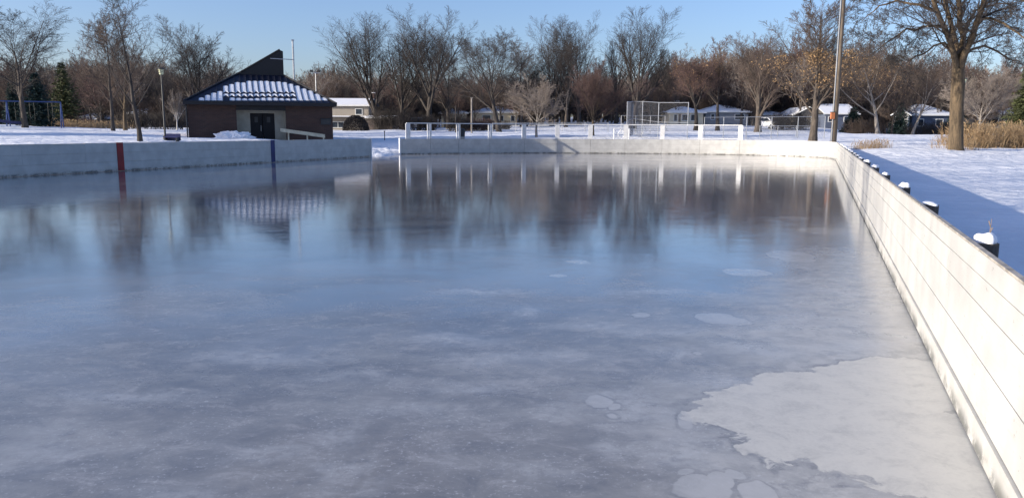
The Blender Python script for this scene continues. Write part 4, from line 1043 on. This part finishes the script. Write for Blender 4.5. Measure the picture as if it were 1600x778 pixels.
MB().box(-.42,.42,.2,.25,.02,.42).build('backrest', M['slide'], R)
for s in (-.36,.3): MB().box(s,s+.06,-.18,.18,-.2,.197).build('leg', M['darkmetal'], R)

p = spot(1302.5, 51.5, 217); H = 12.5
R = thing('utility_pole', p, 'tall weathered wooden pole with an orange box behind the far right corner of the boards', 'pole')
MB().tube([(0,0,-.5),(0,0,H)], [.20,.15], 14).build('pole', M['polewood'], R, smooth=True)
zc = at(1300,181,51.5).z-p.z
bxp = MB().box(-.38,-.14,-.3,-.12,zc-.22,zc+.2).build('switch_box', M['orange'], R)
MB().box(-.41,-.11,-.33,-.10,zc+.203,zc+.24).build('box_lid', M['darkmetal'], bxp)
MB().tube([(-.19,-.12,0),(-.17,-.11,H-.3)], .04, 8).build('conduit', M['steel'], R)
MB().box(-1.1,1.1,-.05,.05,H-.6,H-.45).build('crossarm', M['polewood'], R)
fl = [MB().cbox((s,-.15,H-.3),.35,.25,.3).build('floodlight', M['darkmetal'], R) for s in (-.9,0,.9)]
pa = p + Vector((0,0,10.4)); x2 = 44.0; y2 = 50.0; zz = zg(x2,y2)
R = thing('utility_pole', (x2,y2,zz), 'wooden pole carrying the overhead cable, outside the view to the right', 'pole')
MB().tube([(0,0,-.5),(0,0,10.6)], [.18,.13], 12).build('pole', M['polewood'], R, smooth=True); MB().box(-.8,.8,-.05,.05,10.1,10.22).build('crossarm', M['polewood'], R)
pb = Vector((x2,y2,zz+10.25)); mb = MB(); mb.tube([pa.lerp(pb,t)+Vector((0,0,-.9*4*t*(1-t)*.35)) for t in np.linspace(0,1,14)], .018, 5)
tag(mb.build('overhead_cable', M['darkmetal']), 'thin black overhead cable crossing the sky at the upper right', 'cable')

def thinpole(px, Y, top, r, mat, label, name='flag_pole', cat='pole', py=208, cap=False):
    p = spot(px, Y, py); H = at(px, top, Y).z - p.z; R = thing(name, p, label, cat)
    MB().tube([(0,0,-.2),(0,0,H)], [r, r*.8], 8).build('pole', M[mat], R)
    if cap: MB().tube([(0,0,H),(0,0,H+.06),(0,0,H+.12)], [r*1.6,r*1.8,r*.4], 8).build('cap', M[mat], R)
    else: MB().cbox((0,0,H+.03), r*2.6, r*2.6, .06).build('cap', M[mat], R)
    return R, H
thinpole(737, 86, 154, .10, 'bark_pale', 'pale wooden pole standing before the middle cream house', 'wooden_pole')
thinpole(712, 90, 166, .07, 'bark_dark', 'dark thin pole standing left of the pale one', 'wooden_pole')
R, H = thinpole(496, 84, 113, .05, 'steel', 'thin floodlight mast behind the right end of the brick building', 'floodlight_mast', 'mast')
for s in (-.4,.4): MB().cbox((s,-.1,H+.1),.3,.25,.24).build('floodlight', M['darkmetal'], R)
MB().box(-.5,.5,-.04,.04,H-.12,H-.06).build('crossarm', M['steel'], R)
p = spot(722, 66, 212); R = thing('litter_bin', p, 'black litter bin on the snow behind the timber frame', 'bin')
MB().tube([(0,0,-.1),(0,0,.75)], [.22,.26], 12).build('drum', M['darkmetal'], R); MB().tube([(0,0,.753),(0,0,.85),(0,0,.9)], [.28,.22,.08], 12).build('lid', M['darkmetal'], R)
p = spot(601, 64, 218); R = thing('sign_post', p, 'short dark post in the snow beyond the opening in the boards', 'post')
MB().tube([(0,0,-.3),(0,0,.62)], .035, 6).build('post', M['darkmetal'], R); MB().cbox((0,0,.66), .1,.1,.08).build('post_cap', M['darkmetal'], R)

def fence_run(pts, H, label, name='chain_link_fence', mesh_step=.11, posts=None, prad=.035, cat='fence', low=None):
    """pts: ground points (x, y); one post per point"""
    c = Vector((pts[0][0], pts[0][1], zg(*pts[0]))); R = thing(name, c, label, cat)
    G = [Vector((x, y, zg(x, y))) - c for x, y in pts]
    pmesh = MB().tube([(0,0,-.3),(0,0,H)], prad, 8).mesh('post'); pmesh.materials.append(M['steel'])
    for q in G:
        o = bpy.data.objects.new('post', pmesh); COL.objects.link(o); o.parent = R; o.location = q
    for a, b in zip(G, G[1:]):
        MB().tube([a+Vector((0,0,H-.03)), b+Vector((0,0,H-.03))], .025, 6).build('top_rail', M['steel'], R)
        if H > 2.4: MB().tube([a+Vector((0,0,H*.5)), b+Vector((0,0,H*.5))], .02, 6).build('middle_rail', M['steel'], R)
    P = []; 
    for a, b in zip(G, G[1:]):
        Lh = (b-a).length; n = int((Lh+H)/mesh_step)
        for k in range(n):
            s = k*mesh_step - H
            for sgn in (1, -1):
                s0 = s if sgn == 1 else s+H; s1 = s+H if sgn == 1 else s
                z0, z1 = 0., H-.05
                x0, x1 = s0, s1
                def clip(x0, z0, x1, z1):
                    t0, t1 = 0., 1.
                    dx = x1-x0
                    for lo in (0,):
                        ta = (0-x0)/dx; tb = (Lh-x0)/dx
                        t0 = max(t0, min(ta,tb)); t1 = min(t1, max(ta,tb))
                    return t0, t1
                if abs(x1-x0) < 1e-6: continue
                t0, t1 = clip(x0,z0,x1,z1)
                if t1-t0 < .02: continue
                u = (b-a)/Lh
                f = lambda t: a + u*(x0+(x1-x0)*t) + Vector((0,0,z0+(z1-z0)*t+.04))
                P.append([f(t0), f(t1)])
    P = np.array([[list(a), list(b)] for a, b in P]); V, Q_ = tubes(P, np.full(P.shape[:2], .0028), 3)
    tag(link('wire_mesh', np_mesh('wire_mesh', V, Q_), M['wire'], R), None, None, kind='stuff')
def gx(px, Y): return (ray(px, 210)[0]*Y, Y)
fence_run([gx(979,66), gx(988,74), gx(1003,68), gx(1028,64), gx(1074,62)], 3.2, 'tall chain link ball field backstop with grey posts behind the timber frame', 'backstop', .14, prad=.035, cat='backstop')
fence_run([gx(1100,66), gx(1130,66), gx(1166,66), gx(1205,66), gx(1246,66), gx(1288,66)], 1.9, 'chain link fence with tall grey posts left of the tan leaved tree', mesh_step=.13)
fence_run([gx(1187,72), gx(1215,72), gx(1244,72), gx(1272,72)], 1.05, 'low chain link fence behind the taller one, near the white car', mesh_step=.13)
fence_run([gx(x, 88) for x in (770, 806, 842, 878, 914, 950)], 1.1, 'low wire fence crossing the snow behind the round trees', mesh_step=.15)
# bleachers behind the backstop
p = spot(1010, 78, 208); R = thing('bleacher', p, 'low metal bleacher on the snow behind the backstop', 'bleacher')
for i in range(4):
    MB().box(-2.3,2.3,i*.6,i*.6+.28,.35+i*.25,.39+i*.25).build('seat', M['steel'], R)
for s in (-2.1,0,2.1):
    mb = MB(); mb.tube([(s,0,0),(s,2.1,0),(s,2.1,1.1),(s,0,.33)], .03, 6); mb.build('frame', M['steel'], R)
for s in (-2.25,-.75,.75,2.25): MB().tube([(s,2.2,0),(s,2.2,1.9)], .03, 6).build('guard_post', M['steel'], R)
MB().tube([(-2.25,2.2,1.9),(2.25,2.2,1.9)], .03, 6).build('guard_rail', M['steel'], R)
# white lattice panel
p = spot(971, 64, 213); R = thing('lattice_panel', p, 'white cross braced timber panel left of the backstop', 'panel')
mb = MB(); w, h = .62, .95
for a, b in (((-w,0),(-w,h)),((w,0),(w,h)),((-w,0),(w,0)),((-w,h),(w,h))): mb.tube([(a[0],0,a[1]+.1),(b[0],0,b[1]+.1)], .04, 4)
mb.build('frame', M['frame'], R)
for a, b in (((-w,.05),(0,h)),((0,.05),(w,h)),((-w,h),(0,.05)),((0,h),(w,.05)),((-w,.5),(w,.5))): MB().tube([(a[0],.06,a[1]+.1),(b[0],.06,b[1]+.1)], .025, 4).build('brace', M['frame'], R)

# ------------------------------------------------------------------ playground
sY = 82; p = spot(52, sY, 197)
zt_ = at(52, 159, sY).z - p.z
R = thing('swing_set', p, 'blue steel swing set on the snow rise in front of the dark spruce', 'swing set', rz=math.atan(-p.x/p.y)*.9)
x_r = (91-52)*mpx(sY); x_m = (20-52)*mpx(sY); x_l = (-45-52)*mpx(sY)
MB().tube([(x_l,0,zt_),(x_r,0,zt_)], .06, 8).build('top_bar', M['playblue'], R)
for x in (x_r, x_m, x_l):
    for s in (-1, 1): MB().tube([(x,0,zt_),(x+.10*s,.8*s,-.2)], .06, 8).build('leg', M['playblue'], R)
    MB().tube([(x-.07,-.55,zt_*.5),(x+.07,.55,zt_*.5)], .04, 6).build('cross_brace', M['playblue'], R)
for x in (x_m+.9, x_m+2.2, x_r-1.0):
    sw = MB().box(x-.22,x+.22,-.08,.08,.55,.59).build('swing_seat', M['tyre'], R)
    for s in (-.2,.2): MB().tube([(x+s,0,.59),(x+s,0,zt_-.06)], .012, 4).build('chain', M['darkmetal'], sw)
p = spot(14, 76, 195); k = mpx(76)
R = thing('playground_slide', p, 'curved navy blue slide dropping to the snow at the left edge', 'slide', rz=.5)
pl = [(-3.2,0,1.9),(-2.2,0,1.5),(-1.4,0,.9),(-.6,0,.5),(.4,0,.36),(1.35,0,.30)]
mb = MB(); V = []; Fc = []
for x, y, z in pl:
    V += [(x,-.42,z+.22),(x,-.34,z),(x,.34,z),(x,.42,z+.22),(x,.46,z+.22),(x,.38,z-.06),(x,-.38,z-.06),(x,-.46,z+.22)]
for i in range(len(pl)-1):
    for j in range(8): a = i*8+j; b = i*8+(j+1) % 8; Fc.append((a, b, b+8, a+8))
Fc += [tuple(range(8)), tuple(range((len(pl)-1)*8+7, (len(pl)-1)*8-1, -1))]
mb.add(V, Fc).build('chute', M['slide'], R)
MB().tube([(1.1,0,-.2),(1.1,0,.23)], .05, 6).build('foot', M['playblue'], R)
for s in (-.5,.5): MB().tube([(-3.4,s,-.2),(-3.4,s,3.0)], .06, 8).build('tower_post', M['playblue'], R)
MB().box(-4.6,-3.35,-.55,.55,1.85,1.95).build('platform', M['playblue'], R)

# ------------------------------------------------------------------ cars
def car(loc, rz, mat, label, cat='car', pickup=False):
    R = thing('parked_pickup' if pickup else 'parked_car', loc, label, cat, rz=rz)
    L_, Wd = (5.3, 1.9) if pickup else (4.6, 1.85); w = Wd/2
    prof = [(-L_/2,.35),(-L_/2+.05,.85),(-L_/2+1.1,1.0),(L_/2-.15,1.05),(L_/2,.8),(L_/2,.35)]
    mb = MB(); mb.prism(prof, -w, w); mb.build('body', M[mat], R)
    cab = [(-L_/2+1.15,.98),(-L_/2+1.85,1.62),(L_/2-2.3,1.68),(L_/2-1.9,1.03)] if pickup else [(-L_/2+1.0,.98),(-L_/2+1.8,1.58),(L_/2-.6,1.62),(L_/2-.2,1.03)]
    cb = MB().prism(cab, -w+.13, w-.13).build('cabin', M[mat], R)
    c0 = sum(x for x, z in cab)/4; c1 = 1.3
    ins = [(c0+(x-c0)*.84, c1+(z-c1)*.68) for x, z in cab]
    MB().prism(ins, -w+.115, w-.115).build('side_window', M['glass'], cb)
    (xa,za),(xb,zb) = cab[0], cab[1]
    for (xa,za),(xb,zb),s in ((cab[0],cab[1],-1),(cab[3],cab[2],1)):
        f = lambda t, y, e: (xa+(xb-xa)*t + s*e, y, za+(zb-za)*t)
        MB().add([f(.12,-w+.24,.02),f(.12,w-.24,.02),f(.9,w-.3,.02),f(.9,-w+.3,.02)], [(0,1,2,3)]).build('windscreen', M['glass'], cb)
    for sx in (-L_/2+.85, L_/2-.9):
        for sy in (-1, 1):
            wh = MB().tube([(sx,sy*(w-.2),.33),(sx,sy*(w+.02),.33)], .33, 16).build('wheel', M['tyre'], R)
            MB().tube([(sx,sy*(w+.0),.33),(sx,sy*(w+.035),.33)], .2, 12).build('rim', M['steel'], wh)
    for sy in (-.7,.7):
        MB().cbox((-L_/2+.02,sy,.72),.08,.3,.14).build('headlight', M['trim'], R); MB().cbox((L_/2-.01,sy,.85),.06,.2,.22).build('tail_light', M['redlens'], R)
p = spot(1204, 108, 201); car(p, math.radians(105), 'carwhite', 'white parked car beyond the low chain link fence')
p = spot(656, 106, 207); car(p, math.radians(70), 'cardark', 'dark blue parked pickup seen through the left of the timber frame', 'pickup', True)

# ------------------------------------------------------------------ dry reeds and weeds
def reeds(name, box, n, h, seed, label, wid=.012):
    rng = np.random.default_rng(seed); x = rng.uniform(*box[0], n); y = rng.uniform(*box[1], n)
    keep = vnoise(x, y, 1.0, seed) > .25; x = x[keep]; y = y[keep]; n = len(x)
    P0 = np.stack([x, y, zt(x, y)-.03], 1); D = np.stack([rng.normal(size=n)*.16, rng.normal(size=n)*.16, np.ones(n)], 1)
    Ln = h*rng.uniform(.45,1.1,n); P, R = grow(rng, P0, D, Ln, np.full(n, wid), np.full(n, wid*.35), 3, -.03, .1)
    pr = [tubes(P, R, 3)]
    s = rng.random(n) < .45                 # seed heads
    T0 = P[s][:,-1]; Dh = P[s][:,-1]-P[s][:,-2]; p2, r2 = grow(rng, T0, Dh, np.full(s.sum(), .2), np.full(s.sum(), wid*2.2), np.full(s.sum(), wid*.5), 2, -.2, .2); pr.append(tubes(p2, r2, 3))
    pos, D, L2, rad = kids(rng, P, R, Ln, 2, .1, .7, 15, 45, .5, .8); p3, r3 = grow(rng, pos, D, L2, rad, rad*.3, 2, -.15, .1); pr.append(tubes(p3, r3, 3))
    return tag(link(name, np_mesh(name, *join(pr)), M['reed']), label, 'reeds', kind='stuff')
x0 = gx(1512, 48)[0]
reeds('dry_reeds', ((x0, x0+16), (47.2, 51.5)), 5200, 1.5, 91, 'tall straw coloured dry reeds standing in the snow right of the thick trunk')
x0 = gx(1484, 43)[0]; reeds('dry_grass', ((x0-.6, x0+1.6), (42.6, 44)), 260, .75, 92, 'sparse straw coloured grass around the foot of the thick trunk', .008)
x0 = gx(1328, 46)[0]; reeds('dry_grass', ((x0, x0+2.2), (45, 47)), 420, .45, 93, 'pale low grass in the snow right of the wooden pole', .006)
reeds('dry_grass', ((gx(60,92)[0], gx(200,92)[0]), (90,95)), 1500, .9, 94, 'low tan grass along the snow rise behind the swings', .012)
r = MB(); w0 = Vector((ray(1548,350)[0]*5.5, 5.5, 0))
r.tube([w0+Vector((0,0,.1)), w0+Vector((.01,0,.6)), w0+Vector((-.003,.0,.85)), w0+Vector((.004,0,1.03))], [.005,.004,.003,.0015], 5)
R = tag(r.build('dry_weed', M['reed']), 'single dry weed stalk behind the right boards beside the nearest snow capped post', 'weed')
for k in range(8): z = .62+.05*k; MB().tube([w0+Vector((0,0,z)), w0+Vector((.015*(-1)**k,.0,z+.045))], [.002,.0035], 4).build('seed_head', M['reed'], R)
